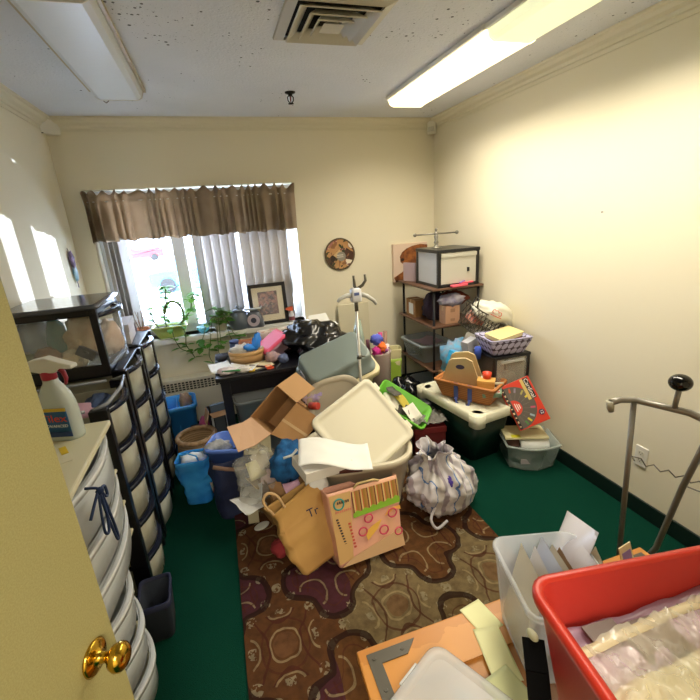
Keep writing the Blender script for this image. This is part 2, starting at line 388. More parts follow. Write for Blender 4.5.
# ------------------------------------------------------------------ fixed things on ceiling and walls
def fixtures():
    HS = mat('fixture_white_enamel', '#e6e3d8', .4); EM = mat('lit_fluorescent_diffuser', '#fff0c6', .5, emit=1.1); OFF = mat('unlit_acrylic_diffuser', '#dfe4e8', .35)
    BRN = mat('yellowed_trim', '#b9a98a', .5); EM2 = mat('lit_fluorescent_diffuser_dim', '#eef0c4', .5, emit=.42)  # second diffuser: dimmer, greener look at its viewing angle put into the colour
    def fixture(x, y0, y1, label, lit, W=.28, dim=False):
        t = thing('ceiling_light', label, 'ceiling light', (x, (y0+y1)/2, H), 0, None); L = y1-y0
        obj('housing', MB().box((-W/2-.012, -L/2, -.018), (W/2+.012, L/2, 0)), HS, t, bevel=.003)
        pr = [(-W/2, -.018), (-W/2+.012, -.052), (-W/2+.035, -.064), (W/2-.035, -.064), (W/2-.012, -.052), (W/2, -.018)]
        obj('diffuser', MB().loft([[(a, y, b) for a, b in pr] for y in (-L/2+.008, L/2-.008)], smooth=False), (EM2 if dim else EM) if lit else OFF, t)
        obj('end_cap', MB().loft([[(a*1.02, y, b*1.03) for a, b in pr] for y in (L/2-.006, L/2)], smooth=False), HS if not lit else EM2 if dim else EM, t)
        obj('end_cap', MB().loft([[(a*1.02, y, b*1.03) for a, b in pr] for y in (-L/2, -L/2+.006)], smooth=False), HS if not lit else EM2 if dim else EM, t)
        for s in (-1, 1): obj('side_rail', MB().box((s*(W/2+.002), -L/2, -.024), (s*(W/2+.016), L/2, -.006)), BRN if not lit else HS, t)
        return t
    fixture(1.435, 1.885, 3.0, 'lit fluorescent ceiling fixture by the right wall, the one nearer the window', True)
    fixture(1.435, .76, 1.882, 'lit fluorescent ceiling fixture by the right wall, the one nearer the doorway', True, .262, True)
    fixture(-.39, 1.80, 2.93, 'unlit fluorescent ceiling fixture with a white lens above the drawer towers', False, .26)
    fixture(-.39, .6, 1.72, 'unlit fluorescent ceiling fixture above the open door', False, .26)
    # square ceiling air diffuser: a frame and nested cones
    V1 = mat('vent_enamel', '#c8c3b4', .5); V2 = mat('vent_throat', '#15120f', .9)
    t = thing('ceiling_vent', 'square ceiling air diffuser of nested louvre rings', 'vent', (.595, 1.945, H))
    def ring(a0, z0, a1, z1, th=.004):
        mb = MB(); l = lambda a, z: [(-a, -a, z), (a, -a, z), (a, a, z), (-a, a, z)]
        return mb.loft([l(a0, z0), l(a1, z1), l(a1-.003, z1-th), l(a0-.003, z0-th), l(a0, z0)], False, False, smooth=False)
    obj('frame', ring(.212, -.001, .175, -.010, .010), V1, t); obj('throat', MB().box((-.178, -.178, -.003), (.178, .178, -.0005)), V2, t)
    for a0, z0, a1, z1 in ((.165, -.030, .125, -.004), (.118, -.034, .085, -.006), (.077, -.036, .050, -.008)): obj('louvre_ring', ring(a0, z0, a1, z1), V1, t)
    obj('centre_cone', MB().loft([[(s*x, s*y, z) for x, y in ((-1, -1), (1, -1), (1, 1), (-1, 1))] for s, z in ((.044, -.036), (.012, -.012))], smooth=False), V1, t)
    # sprinkler
    K = mat('black_bronze', '#17130f', .4, .6)
    t = thing('sprinkler_head', 'dark sprinkler head hanging from the ceiling behind the vent', 'sprinkler', (.60, 2.95, H))
    obj('escutcheon', MB().lathe([(.034, 0), (.032, -.006), (.014, -.012), (.012, -.024)]), K, t)
    f = MB()
    for s in (-1, 1): f.tube([(s*.010, 0, -.018), (s*.019, 0, -.03), (s*.017, 0, -.048), (s*.006, 0, -.062)], .0035)
    obj('frame_arm', f, K, t); obj('deflector', MB().lathe([(.004, -.058), (.018, -.064), (.018, -.067), (.003, -.068)]), K, t)
    obj('bulb', MB().lathe([(.002, -.022), (.004, -.03), (.004, -.05), (.002, -.058)], 12), mat('sprinkler_bulb', '#7d2119', .2), t)
    # hook
    solo('ceiling_hook', MB().lathe([(.012, 0), (.010, -.006), (.003, -.010)], 12).tube([(0, 0, -.008), (0, 0, -.03), (.012, 0, -.04), (.014, 0, -.055), (0, 0, -.065), (-.012, 0, -.055)], .0025), mat('steel_hook', '#8b8478', .35, .8),
         'small metal hook in the ceiling at the end of the unlit fixture', 'hook', (-.47, 2.985, H))
    # corner sensors
    S = mat('sensor_plastic', '#e3dfcf', .45)
    t = thing('motion_sensor', 'cream corner sensor with rounded nose high over the metal shelf rack', 'sensor', (XR-.045, YB-.045, 2.315), 135)
    obj('housing', MB().loft([rrect(.075, .03, .01, 0), rrect(.075, .045, .015, .02), rrect(.075, .05, .018, .085), rrect(.06, .04, .015, .10)]), S, t)
    obj('lens', MB().loft([rrect(.05, .01, .004, .018), rrect(.05, .02, .006, .035), rrect(.05, .01, .004, .055)]), mat('sensor_lens', '#cfccc0', .3), t); t.children[1].location = (0, .022, 0)
    t = thing('corner_bracket', 'cream corner box bracket high beside the window', 'bracket', (XL+.055, YB-.06, 2.33))
    obj('shell', MB().loft([[(-.05, -.04, .0), (.04, .05, 0), (-.05, .05, 0)], [(-.05, -.05, .09), (.05, .05, .09), (-.05, .05, .09)]], smooth=False), S, t, bevel=.003)
    obj('screw', MB().lathe([(.006, 0), (.006, .004)], 10, (-.045, -.035, .0)), K, t)
    # nail in the right wall
    solo('wall_nail', MB().lathe([(.0015, 0), (.0015, .012), (.004, .012), (.004, .014)], 10), K, 'tiny nail sticking out of the bare right wall', 'nail', (XR, 1.80, 1.60), rot=(0, -90, 0))
    # outlet
    t = thing('power_outlet', 'white duplex power outlet low on the right wall', 'outlet', (XR, 1.39, .34), rot=(90, 0, -90))
    obj('plate', MB().loft([rrect(.07, .115, .005, 0), rrect(.07, .115, .006, .003), rrect(.064, .109, .005, .006)]), WHITE, t)
    for s in (-1, 1):
        q = obj('socket', MB().loft([rrect(.034, .028, .012, .005), rrect(.034, .028, .012, .008)]), mat('socket_plastic', '#d9d5c6', .4), t); q.location = (0, s*.02, 0)
        d = MB()
        for a in (-.007, .007): d.box((a-.001, -.003, .008), (a+.001, .007, .0085))
        d.lathe([(.0025, .008), (.0025, .0085)], 8, (0, -.008, 0)); obj('slot', d, K, q)
    # plaque with a collage on it
    PH = blobs('collage_print', 13, ['#2a1d18', '#4b2e22', '#8b5e3c', '#b98a58', '#31371f', '#a06a62', '#c9a878', '#7b4048', '#e6dcc6', '#5a5048'], .35)
    t = thing('wall_plate', 'round plate printed with a photo collage on the back wall', 'plate', (1.055, YB, 1.355), rot=(90, 0, 0))
    obj('rim', MB().lathe([(.10, 0), (.14, .010), (.142, .014), (.138, .015), (.10, .008)], 40), mat('plate_edge', '#5b4a33', .4), t)
    obj('print', MB().lathe([(.139, .0146), (.10, .0095)], 40, cap0=False), PH, t)
    q = MB()
    for i in range(5): q.box((-.028+i*.012, -.012, .0102), (-.019+i*.012, -.004, .0112)); q.box((-.026+i*.012, -.028, .0102), (-.017+i*.012, -.021, .0112))
    obj('caption_mark', q, mat('pale_print', '#d9cfc0', .5), t); obj('grey_patch', MB().lathe([(.042, .0098), (.042, .0100)], 24, (.012, -.02, 0)), mat('grey_print', '#8d877c', .5), t)
    # bear picture on canvas
    t = thing('canvas_picture', 'canvas picture of a brown bear on a pale ground by the corner', 'picture', (1.735, YB-.022, 1.225))
    obj('canvas', MB().box((-.175, -.02, -.175), (.175, .02, .175)), mat('pale_pink_canvas', '#e2c9b4', .8), t, bevel=.004)
    q = MB(); bear = [(-.175, -.13), (-.10, -.09), (-.05, -.06), (-.065, -.02), (-.105, .01), (-.11, .06), (-.085, .10), (-.04, .13), (.02, .15), (.10, .16), (.175, .15), (.175, -.16), (-.16, -.16)]
    q.add([(a, -.0212, b) for a, b in bear]+[(a, -.0202, b) for a, b in bear], [tuple(range(13))]+[(i, (i+1) % 13, 13+(i+1) % 13, 13+i) for i in range(13)])
    obj('bear_print', q, mat('bear_brown_print', '#a8652f', .8, var=(22, '#6b3a1c')), t)
    q = MB(); q.box((-.16, -.0225, -.172), (-.02, -.0215, -.155)); obj('ground_print', q, mat('dark_print', '#4a2c18', .8), t)
    q = MB(); q.ell((-.085, -.0225, .03), (.018, .001, .014)); obj('face_print', q, mat('dark_print2', '#3a2114', .8), t)
    # little hanging ornament on the left wall
    t = thing('wall_ornament', 'small pastel ribbon ornament hanging on the left wall by the window', 'ornament', (XL, 3.45, 1.45))
    obj('hanger', MB().tube([(.004, 0, .13), (.012, .005, .10), (.010, 0, .05)], .002), mat('ornament_cord', '#5b4a58', .6), t)
    q = MB(); q.ell((.018, 0, .05), (.014, .035, .06), .25, 3); obj('upper_ribbon', q, mat('lilac_felt', '#a795bb', .8, var=(30, '#5d4a66')), t)
    q = MB(); q.ell((.016, .01, -.045), (.014, .032, .055), .25, 4); obj('lower_ribbon', q, mat('aqua_felt', '#8fc4d6', .8, var=(30, '#c8d3dd')), t)
    obj('tassel', MB().tube([(.014, .01, -.09), (.012, .015, -.15)], .003), mat('ornament_tassel', '#8c8294', .7), t)
fixtures()

# ------------------------------------------------------------------ window dressing and heater
def window_dressing():
    t = thing('vertical_blind', 'grey vertical blind hanging in the window, part drawn', 'blind', (0, YB+.05, 0))
    obj('headrail', MB().box((-.85, -.03, 1.915), (.68, .03, 1.955)), FRAMEW, t, bevel=.003)
    VM = mat('blind_fabric', '#c9c3bd', .8, sub=0); VM.node_tree.nodes['Principled BSDF'].inputs['Transmission Weight'].default_value = .0
    for x, a in ((-.80, 62), (-.765, 60), (-.73, 58), (-.135, 35), (-.065, 30), (.005, 28), (.075, 25), (.13, 30), (.245, 14), (.325, 12), (.405, 12), (.485, 10), (.562, 12)):
        m = MB(); m.X = Matrix.Translation((x, 0, 0)) @ Matrix.Rotation(R(-a), 4, 'Z')
        m.grid(lambda u, v: ((u-.5)*.089, .006*math.cos((u-.5)*PI), .835+v*1.08), 6, 1)
        obj('vane', m, VM, t, solid=.0012)
    m = MB().tube([(.60, -.02, 1.92), (.61, -.025, 1.4), (.605, -.02, 1.05)], .003); m.tube([(.625, -.02, 1.92), (.625, -.025, 1.3), (.605, -.02, 1.05)], .0025)
    obj('pull_cord', m, WHITE, t)
    # valance
    t = thing('valance_curtain', 'gathered brown valance curtain across the top of the window', 'curtain', (0, YB-.045, 0))
    VF = mat('brown_valance_cloth', '#a99880', .85, var=(8, '#958269'), bump=(400, .1)); bs = VF.node_tree.nodes['Principled BSDF']
    # cloth thin enough for daylight to glow through
    nt = VF.node_tree; tr = nt.nodes.new('ShaderNodeBsdfTranslucent'); tr.inputs[0].default_value = lin('#c4b19a'); mx = nt.nodes.new('ShaderNodeMixShader'); mx.inputs[0].default_value = .38
    out = nt.nodes['Material Output']; nt.links.new(bs.outputs[0], mx.inputs[1]); nt.links.new(tr.outputs[0], mx.inputs[2]); nt.links.new(mx.outputs[0], out.inputs[0])
    def fold(u, v):
        x = -.855+1.545*u; ph = 2*PI*(u*26+.5*math.sin(u*17)+.35*math.sin(u*41)); tt = v
        amp = .014+.026*(1-tt)*(.6+.4*math.sin(u*23))
        y = -amp*math.sin(ph)*(1 if tt < .82 else .8)
        z = 1.60+.345*v
        if v > .86: z += (v-.86)/.14*(.016*math.sin(ph*.5+u*60)+.022*noise.noise((u*34, v, 3))); y -= .035*(v-.86)/.14*math.sin(ph*.7+2)
        if .78 < v < .86: y *= .45
        z += .006*math.sin(u*60)*(1-v)-.004*math.cos(ph)*(1-v)
        x += .008*math.cos(ph)*(1-v)
        return (x, y-.01, z)
    obj('cloth', MB().grid(fold, 420, 14), VF, t, solid=.0015)
    obj('rod', MB().tube([(-.858, .0, 1.885), (.688, .0, 1.885)], .006), WHITE, t)
    for s in (-.852, .682): obj('rod_bracket', MB().box((s-.008, -.005, 1.87), (s+.008, .045, 1.90)), WHITE, t)
    # heater under the sill
    t = thing('wall_heater', 'long cream convector heater with a slotted grille under the window', 'heater', (0, YB, 0))
    HM = mat('heater_enamel', '#d5d0c0', .45); DK = mat('heater_slot_dark', '#1d1d22', .8)
    obj('casing', MB().box((-.93, -.11, .06), (.85, 0, .345)).box((-.93, -.11, .425), (.85, 0, .455)).box((-.93, -.10, .345), (-.90, 0, .425)).box((.82, -.10, .345), (.85, 0, .425)), HM, t, bevel=.004)
    obj('grille_back', MB().box((-.90, -.085, .345), (.82, -.075, .425)), DK, t)
    g = MB()
    for i in range(3): g.box((-.90, -.108, .365+i*.02), (.82, -.100, .370+i*.02))
    for i in range(58): x = -.90+i*.03; g.box((x, -.108, .345), (x+.009, -.100, .425))
    obj('grille', g, HM, t)
    for x in (-.90, .76): obj('foot', MB().box((x, -.09, 0), (x+.04, -.01, .06)), DK, t)
window_dressing()
# ------------------------------------------------------------------ plastics
CLEAR = mat('clear_plastic', '#e4ecf0', .18, alpha=.30)
MILKY = mat('milky_plastic', '#dfe6e8', .3, alpha=.72)
BLK = mat('black_plastic', '#0e0f14', .3)
BLKS = mat('shiny_black_lip', '#23283a', .16)
CREAM = mat('cream_plastic', '#ded9bb', .4)
WHT = mat('white_plastic', '#e2e2dc', .35)
PAPER = mat('white_paper', '#e8e8e4', .8)
CARD = mat('corrugated_cardboard', '#b98d5f', .85, var=(5, '#ab7f52'))
CARDIN = mat('cardboard_inside', '#c29b72', .9)

def bowed(mb, x0, bow, y0, y1, z0, z1, n=10, th=.004):
    """a panel across y that bulges to +x"""
    out = [(x0+bow*math.sin(PI*k/n)**.9, y0+(y1-y0)*k/n) for k in range(n+1)]
    l = [(x, y) for x, y in out]+[(x-th, y) for x, y in reversed(out)]
    return mb.loft([[(x, y, z0) for x, y in l], [(x, y, z1) for x, y in l]])
def drawer_parts(t, x0, xb, y0, y1, z0, z1, face, lip, body, bow=.045, handle='top'):
    """a clear drawer: tray with bowed front and a lip along it"""
    d = MB(); bowed(d, x0, bow, y0, y1, z0+.012, z1-.012)
    d.box((xb, y0, z0+.012), (x0, y0+.003, z1-.02)); d.box((xb, y1-.003, z0+.012), (x0, y1, z1-.02)); d.box((xb, y0, z0+.012), (x0, y1, z0+.016)); d.box((xb, y0, z0+.012), (xb+.003, y1, z1-.02))
    dr = obj('drawer', d, face, t)
    q = MB(); bowed(q, x0+.004, bow+.014, y0-.002, y1+.002, z1-.026, z1-.004, th=.022)
    obj('drawer_lip', q, lip, dr)
    return dr
def cart(name, label, y0, y1, n, top, frame, face, lip, group=None, xb=-.965, xf=-.525, roof=True, opentop=False, handle=False, bow=.045):
    t = thing(name, label, 'drawer tower', (0, 0, 0), 0, group); h = (top-.05)/n
    f = MB(); p = .040
    for x, e in ((xb, 0), (xf-p, .026)):
        for y in (y0, y1-p): f.box((x, y, .03), (x+p+e, y+p, top))
    for i in range(n+(0 if opentop else 1)):
        z = .035+i*h
        f.box((xb, y0, z), (xf, y0+.018, z+.014)); f.box((xb, y1-.018, z), (xf, y1, z+.014)); f.box((xf-.02, y0, z), (xf, y1, z+.014)); f.box((xb, y0, z), (xb+.02, y1, z+.014))
    obj('frame', f, frame, t, bevel=.003)
    if roof: obj('top_panel', MB().box((xb, y0, top-.012), (xf+.01, y1, top)), frame, t, bevel=.003)
    for x in (xb+.02, xf-.03):
        for y in (y0+.02, y1-.02):
            obj('caster', MB().lathe([(.008, .0), (.016, .004), (.016, .026), (.006, .03)], 10, (x, y, 0)), BLK, t)
    for i in range(n): drawer_parts(t, xf-.002, xb+.02, y0+.040, y1-.040, .040+i*h, .040+(i+1)*h-.004, face, lip, None, bow)
    return t
def rag(name, label, cat, c, r, col, seed=1, amp=.25, col2=None, fr=3., group=None, rough=.85, flat=None, rz=0):
    m = mat('cloth_'+col.strip('#'), col, rough, var=(18, col2 or col), bump=(60, .2))
    b = MB(); b.ell((0, 0, 0), r, amp, seed, fr=fr, flat=flat)
    return solo(name, b, m, label, cat, c, rz, group)

def drawer_towers():
    FACE = mat('drawer_clear_filled', '#d9dccf', .22, alpha=.68, var=(7, '#bdb9a6'))
    G = None
    cart('drawer_tower', 'black framed drawer tower nearest the doorway, an open tray drawer at its top', 1.70, 2.10, 5, 1.0, BLK, FACE, BLKS, roof=False, opentop=True)
    cart('drawer_tower', 'black framed drawer tower carrying the clear box of stuffed toys', 2.13, 2.57, 5, 1.02, BLK, FACE, BLKS)
    cart('drawer_tower', 'black framed drawer tower with a white box on top, nearest the window', 2.60, 3.02, 5, 1.02, BLK, FACE, BLKS)
    # contents seen through the drawers
    for i, (y, cs) in enumerate(((1.9, ('#b9ab8c', '#9aa69a', '#c9c2ae', '#8f8a78')), (2.35, ('#a8a48e', '#c4a98c', '#7c8f8a', '#b4b0a0')), (2.81, ('#b0a48c', '#98a8ae', '#c8c0b0', '#a08c7c')))):
        for k, c in enumerate(cs):
            rag('folded_fabric', '%s folded fabric seen through the %s drawer up of the %s tower' % (('sandy', 'sage', 'pale', 'taupe', 'olive', 'tan', 'teal', 'ash', 'buff', 'blue', 'ivory', 'cocoa')[i*4+k], ('lowest', 'second', 'third', 'fourth')[k], ('nearest', 'middle', 'farthest')[i]), 'fabric',
                (-.75, y, .045+k*.19+.075), (.17, .15, .055), c, i*5+k, .15)
    # open tray's contents
    t = thing('fabric_bundle', 'rolled pink cloth lying in the open tray drawer', 'fabric', (-.70, 1.86, .94), 20)
    b = MB(); b.ell((0, 0, 0), (.13, .07, .045), .2, 3); obj('roll', b, mat('pink_cloth', '#c59bb0', .85), t)
    rag('fabric_bundle', 'dark blue cloth lying in the open tray drawer', 'fabric', (-.60, 1.96, .935), (.05, .10, .04), '#3d4f74', 6, .25)
    rag('fabric_bundle', 'grey cloth crumpled at the back of the open tray drawer', 'fabric', (-.87, 1.96, .935), (.07, .10, .04), '#6d6f78', 8, .25)
    # clear handle bar over the tray
    o = bpy.data.objects['drawer_tower']; q = MB(); q.tube([(-.55, 1.72, 1.0), (-.50, 1.73, 1.015), (-.48, 1.90, 1.02), (-.50, 2.07, 1.015), (-.55, 2.08, 1.0)], .008); q.tube([(-.95, 1.715, 1.0), (-.58, 1.72, 1.0)], .007); q.tube([(-.95, 2.085, 1.0), (-.58, 2.08, 1.0)], .007)
    obj('tray_rim', q, mat('clear_rim', '#aab0bb', .12, alpha=.75), o)
    # clear box of toys on the second tower
    t = thing('storage_box', 'clear single drawer box with black frame full of stuffed toys, on a tower', 'storage box', (0, 0, 1.022))
    x0, x1, y0, y1, hh = -.965, -.565, 2.13, 2.57, .31; f = MB(); p = .032
    for x in (x0, x1-p):
        for y in (y0, y1-p): f.box((x, y, 0), (x+p, y+p, hh))
    for y in (y0, y1-.02): f.box((x0, y, 0), (x1, y+.02, .045)); f.box((x0, y, hh-.03), (x1, y+.02, hh))
    for x in (x0, x1-.02): f.box((x, y0, 0), (x+.02, y1, .03)); f.box((x, y0, hh-.03), (x+.02, y1, hh))
    f.box((x0, y0, 0), (x1, y1, .01))
    obj('frame', f, BLK, t, bevel=.004)
    obj('lid', MB().loft([rrect(x1-x0+.02, y1-y0+.02, .02, hh), rrect(x1-x0+.03, y1-y0+.03, .02, hh+.012), rrect(x1-x0-.02, y1-y0-.02, .02, hh+.02)]), mat('smoked_lid', '#50545e', .15), t); t.children[-1].location = ((x0+x1)/2, (y0+y1)/2, 0)
    obj('side_panel', MB().box((x0+p, y0+.008, .04), (x1-p, y0+.011, hh-.03)), mat('clear_side', '#cfd8dc', .08, alpha=.05), t)
    d = drawer_parts(t, x1-.005, x0+.03, y0+.034, y1-.034, .01, hh-.02, mat('clear_front', '#dfe8ef', .08, alpha=.16), BLKS, None, .05)
    for nm, lb, c, r, col, c2, s in (
        ('stuffed_toy', 'beige stuffed toy with a tan muzzle inside the clear box', (-.67, 2.23, .17), (.075, .06, .10), '#e0c8a0', '#c8a67c', 1),
        ('stuffed_toy', 'teal stuffed toy upright inside the clear box', (-.775, 2.235, .16), (.045, .045, .12), '#3d8a7c', '#2f7064', 2),
        ('stuffed_toy', 'cream round stuffed toy low inside the clear box', (-.72, 2.195, .07), (.055, .04, .05), '#ece0c4', '#ddd0b0', 3),
        ('stuffed_toy', 'brown stuffed toy lying inside the clear box', (-.82, 2.20, .09), (.06, .04, .05), '#a57d5a', '#bd9a78', 4),
        ('stuffed_toy', 'pale blue grey stuffed toy deep in the clear box', (-.885, 2.30, .19), (.045, .12, .085), '#a9bac6', '#bfcdd2', 5),
        ('stuffed_toy', 'olive stuffed toy at the wall end of the clear box', (-.90, 2.20, .07), (.04, .04, .05), '#77804f', '#5d6642', 6),
        ('stuffed_toy', 'peach stuffed toy behind the bowed front of the clear box', (-.60, 2.42, .11), (.05, .10, .09), '#e6c8ae', '#d3ad90', 7)):
        rag(nm, lb, 'stuffed toy', (c[0], c[1], c[2]+1.025), r, col, s, .3, c2)
    q = solo('toy_camera', MB().cbox((0, 0, 0), (.08, .02, .05)).lathe([(.016, 0), (.016, .012)], 14, (0, 0, 0)), mat('grey_toy', '#6d7076', .5), 'small grey block toy lying against the side of the clear box', 'toy', (-.655, 2.165, 1.125), rot=(0, 35, 0), bevel=.004)
    # white framed tower at the far end
    cart('drawer_tower', 'small white framed drawer tower beside the window', 3.06, 3.36, 4, .86, WHT, mat('drawer_daylit_clear', '#c3d6ea', .2, alpha=.5), mat('daylit_white_lip', '#b7c9e6', .2), xf=-.62)  # blue window light put into the colour of clear drawers and lips
    t = thing('shoe_box', 'white lidded cardboard box on the drawer tower nearest the window', 'box', (-.66, 2.80, 1.022), 4)
    obj('carton', MB().box((-.11, -.14, 0), (.09, .14, .10)), mat('white_board', '#d6d3d8', .7), t, bevel=.002); obj('lid', MB().box((-.115, -.145, .075), (.095, .145, .12)), mat('white_board2', '#cfccd4', .7), t, bevel=.002)
    t = thing('framed_photo', 'tilted framed picture propped beside the white box near the plants', 'picture frame', (-.66, 3.14, .862), rot=(-14, 0, 52))
    f = MB(); f.box((-.09, -.01, 0), (.09, .01, .02)); f.box((-.09, -.01, .19), (.09, .01, .21)); f.box((-.09, -.01, 0), (-.07, .01, .21)); f.box((.07, -.01, 0), (.09, .01, .21))
    obj('frame', f, mat('plum_frame', '#6c5a6c', .5), t, bevel=.002); obj('print', MB().box((-.07, -.004, .02), (.07, .004, .19)), mat('blue_print', '#6fa9cd', .5), t)
drawer_towers()

def white_unit():
    t = thing('drawer_unit', 'white plastic drawer unit with cream top beside the open door', 'drawer unit', (0, 0, 0))
    xb, xf, y0, y1, top = -.975, -.50, 1.13, 1.65, .98; yl0 = 1.48
    f = MB(); f.box((xb, y0, top-.022), (xf+.02, y1, top)); f.box((xb, y0, .0), (xb+.02, yl0, top))
    zs = [.02, .175, .33, .485, .625, .77]
    yl = y1-.17
    for z in zs: f.box((xb, y0, z-.014), (xf, y1 if z > .45 else yl, z))
    f.box((xb, y0, 0), (xf-.03, y0+.016, top)); f.box((xb, yl-.016, 0), (xf-.03, yl, .48)); f.box((xb, y1-.016, .471), (xf-.03, y1, top))
    obj('cabinet_frame', f, CREAM, t, bevel=.006)
    FC = mat('white_drawer_plastic', '#dfe6ea', .25, alpha=.80)
    for i, z in enumerate(zs):
        z1 = (zs+[top-.02])[i+1]-.018; d = MB(); y1 = yl if i < 3 else 1.65
        bowed(d, xf-.005, .030+.022*max(0, 3-i)/3, y0+.02, y1-.02, z+.003, z1, 12); d.box((xb+.03, y0+.02, z+.003), (xf-.02, y1-.02, z+.008))
        d.box((xb+.03, y0+.02, z), (xf-.02, y0+.024, z1)); d.box((xb+.03, y1-.024, z), (xf-.02, y1-.02, z1))
        dr = obj('drawer', d, FC, t); q = MB(); bowed(q, xf-.003, .042+.022*max(0, 3-i)/3, y0+.015, y1-.015, z1-.022, z1, 12, th=.02); obj('drawer_lip', q, mat('white_lip', '#e9eef2', .25), dr)
    cs = ('#a58468', '#8f9aa8', '#b8aa8c', '#7d8594', '#c2b7a3')
    for i, z in enumerate(zs[:5]):
        rag('folded_fabric', ('brown', 'blue grey', 'sand', 'slate', 'pale')[i]+' folded cloth in the '+('lowest', 'second lowest', 'third', 'fourth', 'fifth')[i]+' drawer of the white unit', 'fabric', (-.70, 1.31 if i < 3 else 1.40, z+.065), (.17, .15, .05), cs[i], 20+i, .15)
    rag('craft_supply', 'blue and orange craft scraps in the top drawer of the white unit', 'craft scraps', (-.60, 1.32, .84), (.08, .12, .05), '#4f86b8', 31, .3, '#d07a3a')
    # spray bottle
    t = thing('spray_bottle', 'cleaner spray bottle with a white trigger on the white drawer unit', 'spray bottle', (-.598, 1.56, top), 0)
    prof = [(1, 0), (1.05, .01), (1.05, .09), (1.0, .12), (.85, .15), (.55, .175), (.36, .19), (.33, .205)]
    b = MB(); b.loft([rrect(.105*k, .062*(k*.7+.3 if k < 1 else k), .03*k, z, 5) for k, z in prof])
    obj('bottle', b, mat('bottle_translucent', '#d5e0dc', .25, alpha=.85), t)
    obj('liquid', MB().loft([rrect(.101, .058, .028, .004), rrect(.101, .058, .028, .048)]), mat('blue_cleaner', '#58a4d8', .1), t)
    lab = MB(); lab.add([], []); n = 10
    lab.loft([[(-.045+.09*k/n, -.0335-.0005*math.sin(PI*k/n), z) for k in range(n+1)]+[(.045-.09*k/n, -.0320, z) for k in range(n+1)] for z in (.018, .115)])
    L = obj('label', lab, mat('blue_label', '#1f5f96', .4), t)
    obj('label_band', MB().box((-.045, -.0350, .104), (.045, -.0338, .115)), mat('yellow_band', '#d8b93a', .4), L)
    obj('label_base', MB().box((-.045, -.0348, .018), (.045, -.0338, .035)), mat('deep_blue_band', '#123a78', .4), L)
    FR = lambda x, z: Matrix.Translation((x, -.0349, z)) @ Matrix.Rotation(R(90), 4, 'X')
    lettering('Tilex', .034, mat('red_print', '#d8452e', .4), t, FR(0, .080), width=.082)
    lettering('ADVANCED', .013, mat('white_print', '#eef2f4', .4), t, FR(.003, .055), width=.074)
    obj('collar', MB().lathe([(.020, .200), (.021, .204), (.021, .222), (.017, .226)], 18), mat('red_collar', '#b5324a', .4), t)
    h = MB(); P2 = [(-.05, .232), (-.045, .262), (.01, .272), (.045, .258), (.085, .244), (.085, .232), (.045, .235), (.028, .222), (-.012, .222)]
    h.loft([[(x, y, z) for x, z in P2] for y in (-.016, -.011, .011, .016)], smooth=False)
    hd = obj('trigger_head', h, WHT, t, bevel=.004)
    obj('trigger', MB().tube([(.03, 0, .235), (.046, 0, .222), (.050, 0, .20), (.044, 0, .18)], [.007, .007, .006, .004]), mat('red_trigger', '#a02c40', .4), t)
    t.rotation_euler.z = R(-18); t.scale = (1.12, 1.12, 1.10)
    # card on the unit
    t = thing('craft_card', 'cream card with a green leaf and yellow edge on the white drawer unit', 'card', (-.60, 1.40, top), 25)
    obj('card', MB().box((-.05, -.06, 0), (.05, .06, .002)), mat('cream_card', '#dfd9be', .7), t)
    q = MB(); q.ell((0, -.02, .006), (.012, .038, .005), .2, 2); obj('leaf', q, mat('leaf_green', '#8fae3c', .6), t); obj('edge', MB().box((.03, .0, .002), (.05, .06, .004)), mat('card_yellow', '#dcbc32', .6), t)
    # tied blue cord hanging down the front
    y, x = 1.22, -.445; p = []
    c = MB()
    def loop(pts): c.tube(pts, .0042, 6, soft=6)
    loop([(x-.02, y, .955), (x+.012, y+.002, .945), (x+.016, y+.03, .90), (x+.012, y+.06, .885), (x+.012, y+.055, .92), (x+.014, y+.01, .935)])
    loop([(x+.012, y, .94), (x+.014, y-.03, .88), (x+.012, y-.035, .82), (x+.012, y-.005, .80), (x+.013, y+.012, .86), (x+.014, y, .94)])
    loop([(x+.013, y, .935), (x+.014, y+.01, .84), (x+.013, y+.035, .74), (x+.013, y+.05, .735), (x+.013, y+.045, .79), (x+.014, y+.012, .93)])
    loop([(x+.012, y, .94), (x+.008, y-.05, .92), (x, y-.075, .895)]); c.ell((x+.016, y, .938), (.011, .012, .011), .2, 1)
    solo('knotted_string', c, mat('navy_cord', '#1d3460', .7), 'knotted dark blue string hanging down the front of the white drawer unit', 'cord')
    # dark bin on the floor at the foot of the towers
    t = thing('waste_bin', 'small dark grey fabric bin on the carpet at the foot of the drawer towers', 'bin', (-.465, 1.575, 0), 4)
    obj('body', MB().bin(.10, .14, .125, .17, .20, .005, 0, .02), mat('charcoal_fabric', '#232a36', .8, bump=(200, .1)), t)
    obj('hem', MB().loft([rrect(.131, .176, .022, .178), rrect(.131, .176, .022, .202), rrect(.113, .158, .02, .202), rrect(.113, .158, .02, .178)], False, False), mat('navy_hem', '#1b2140', .6), t)
white_unit()

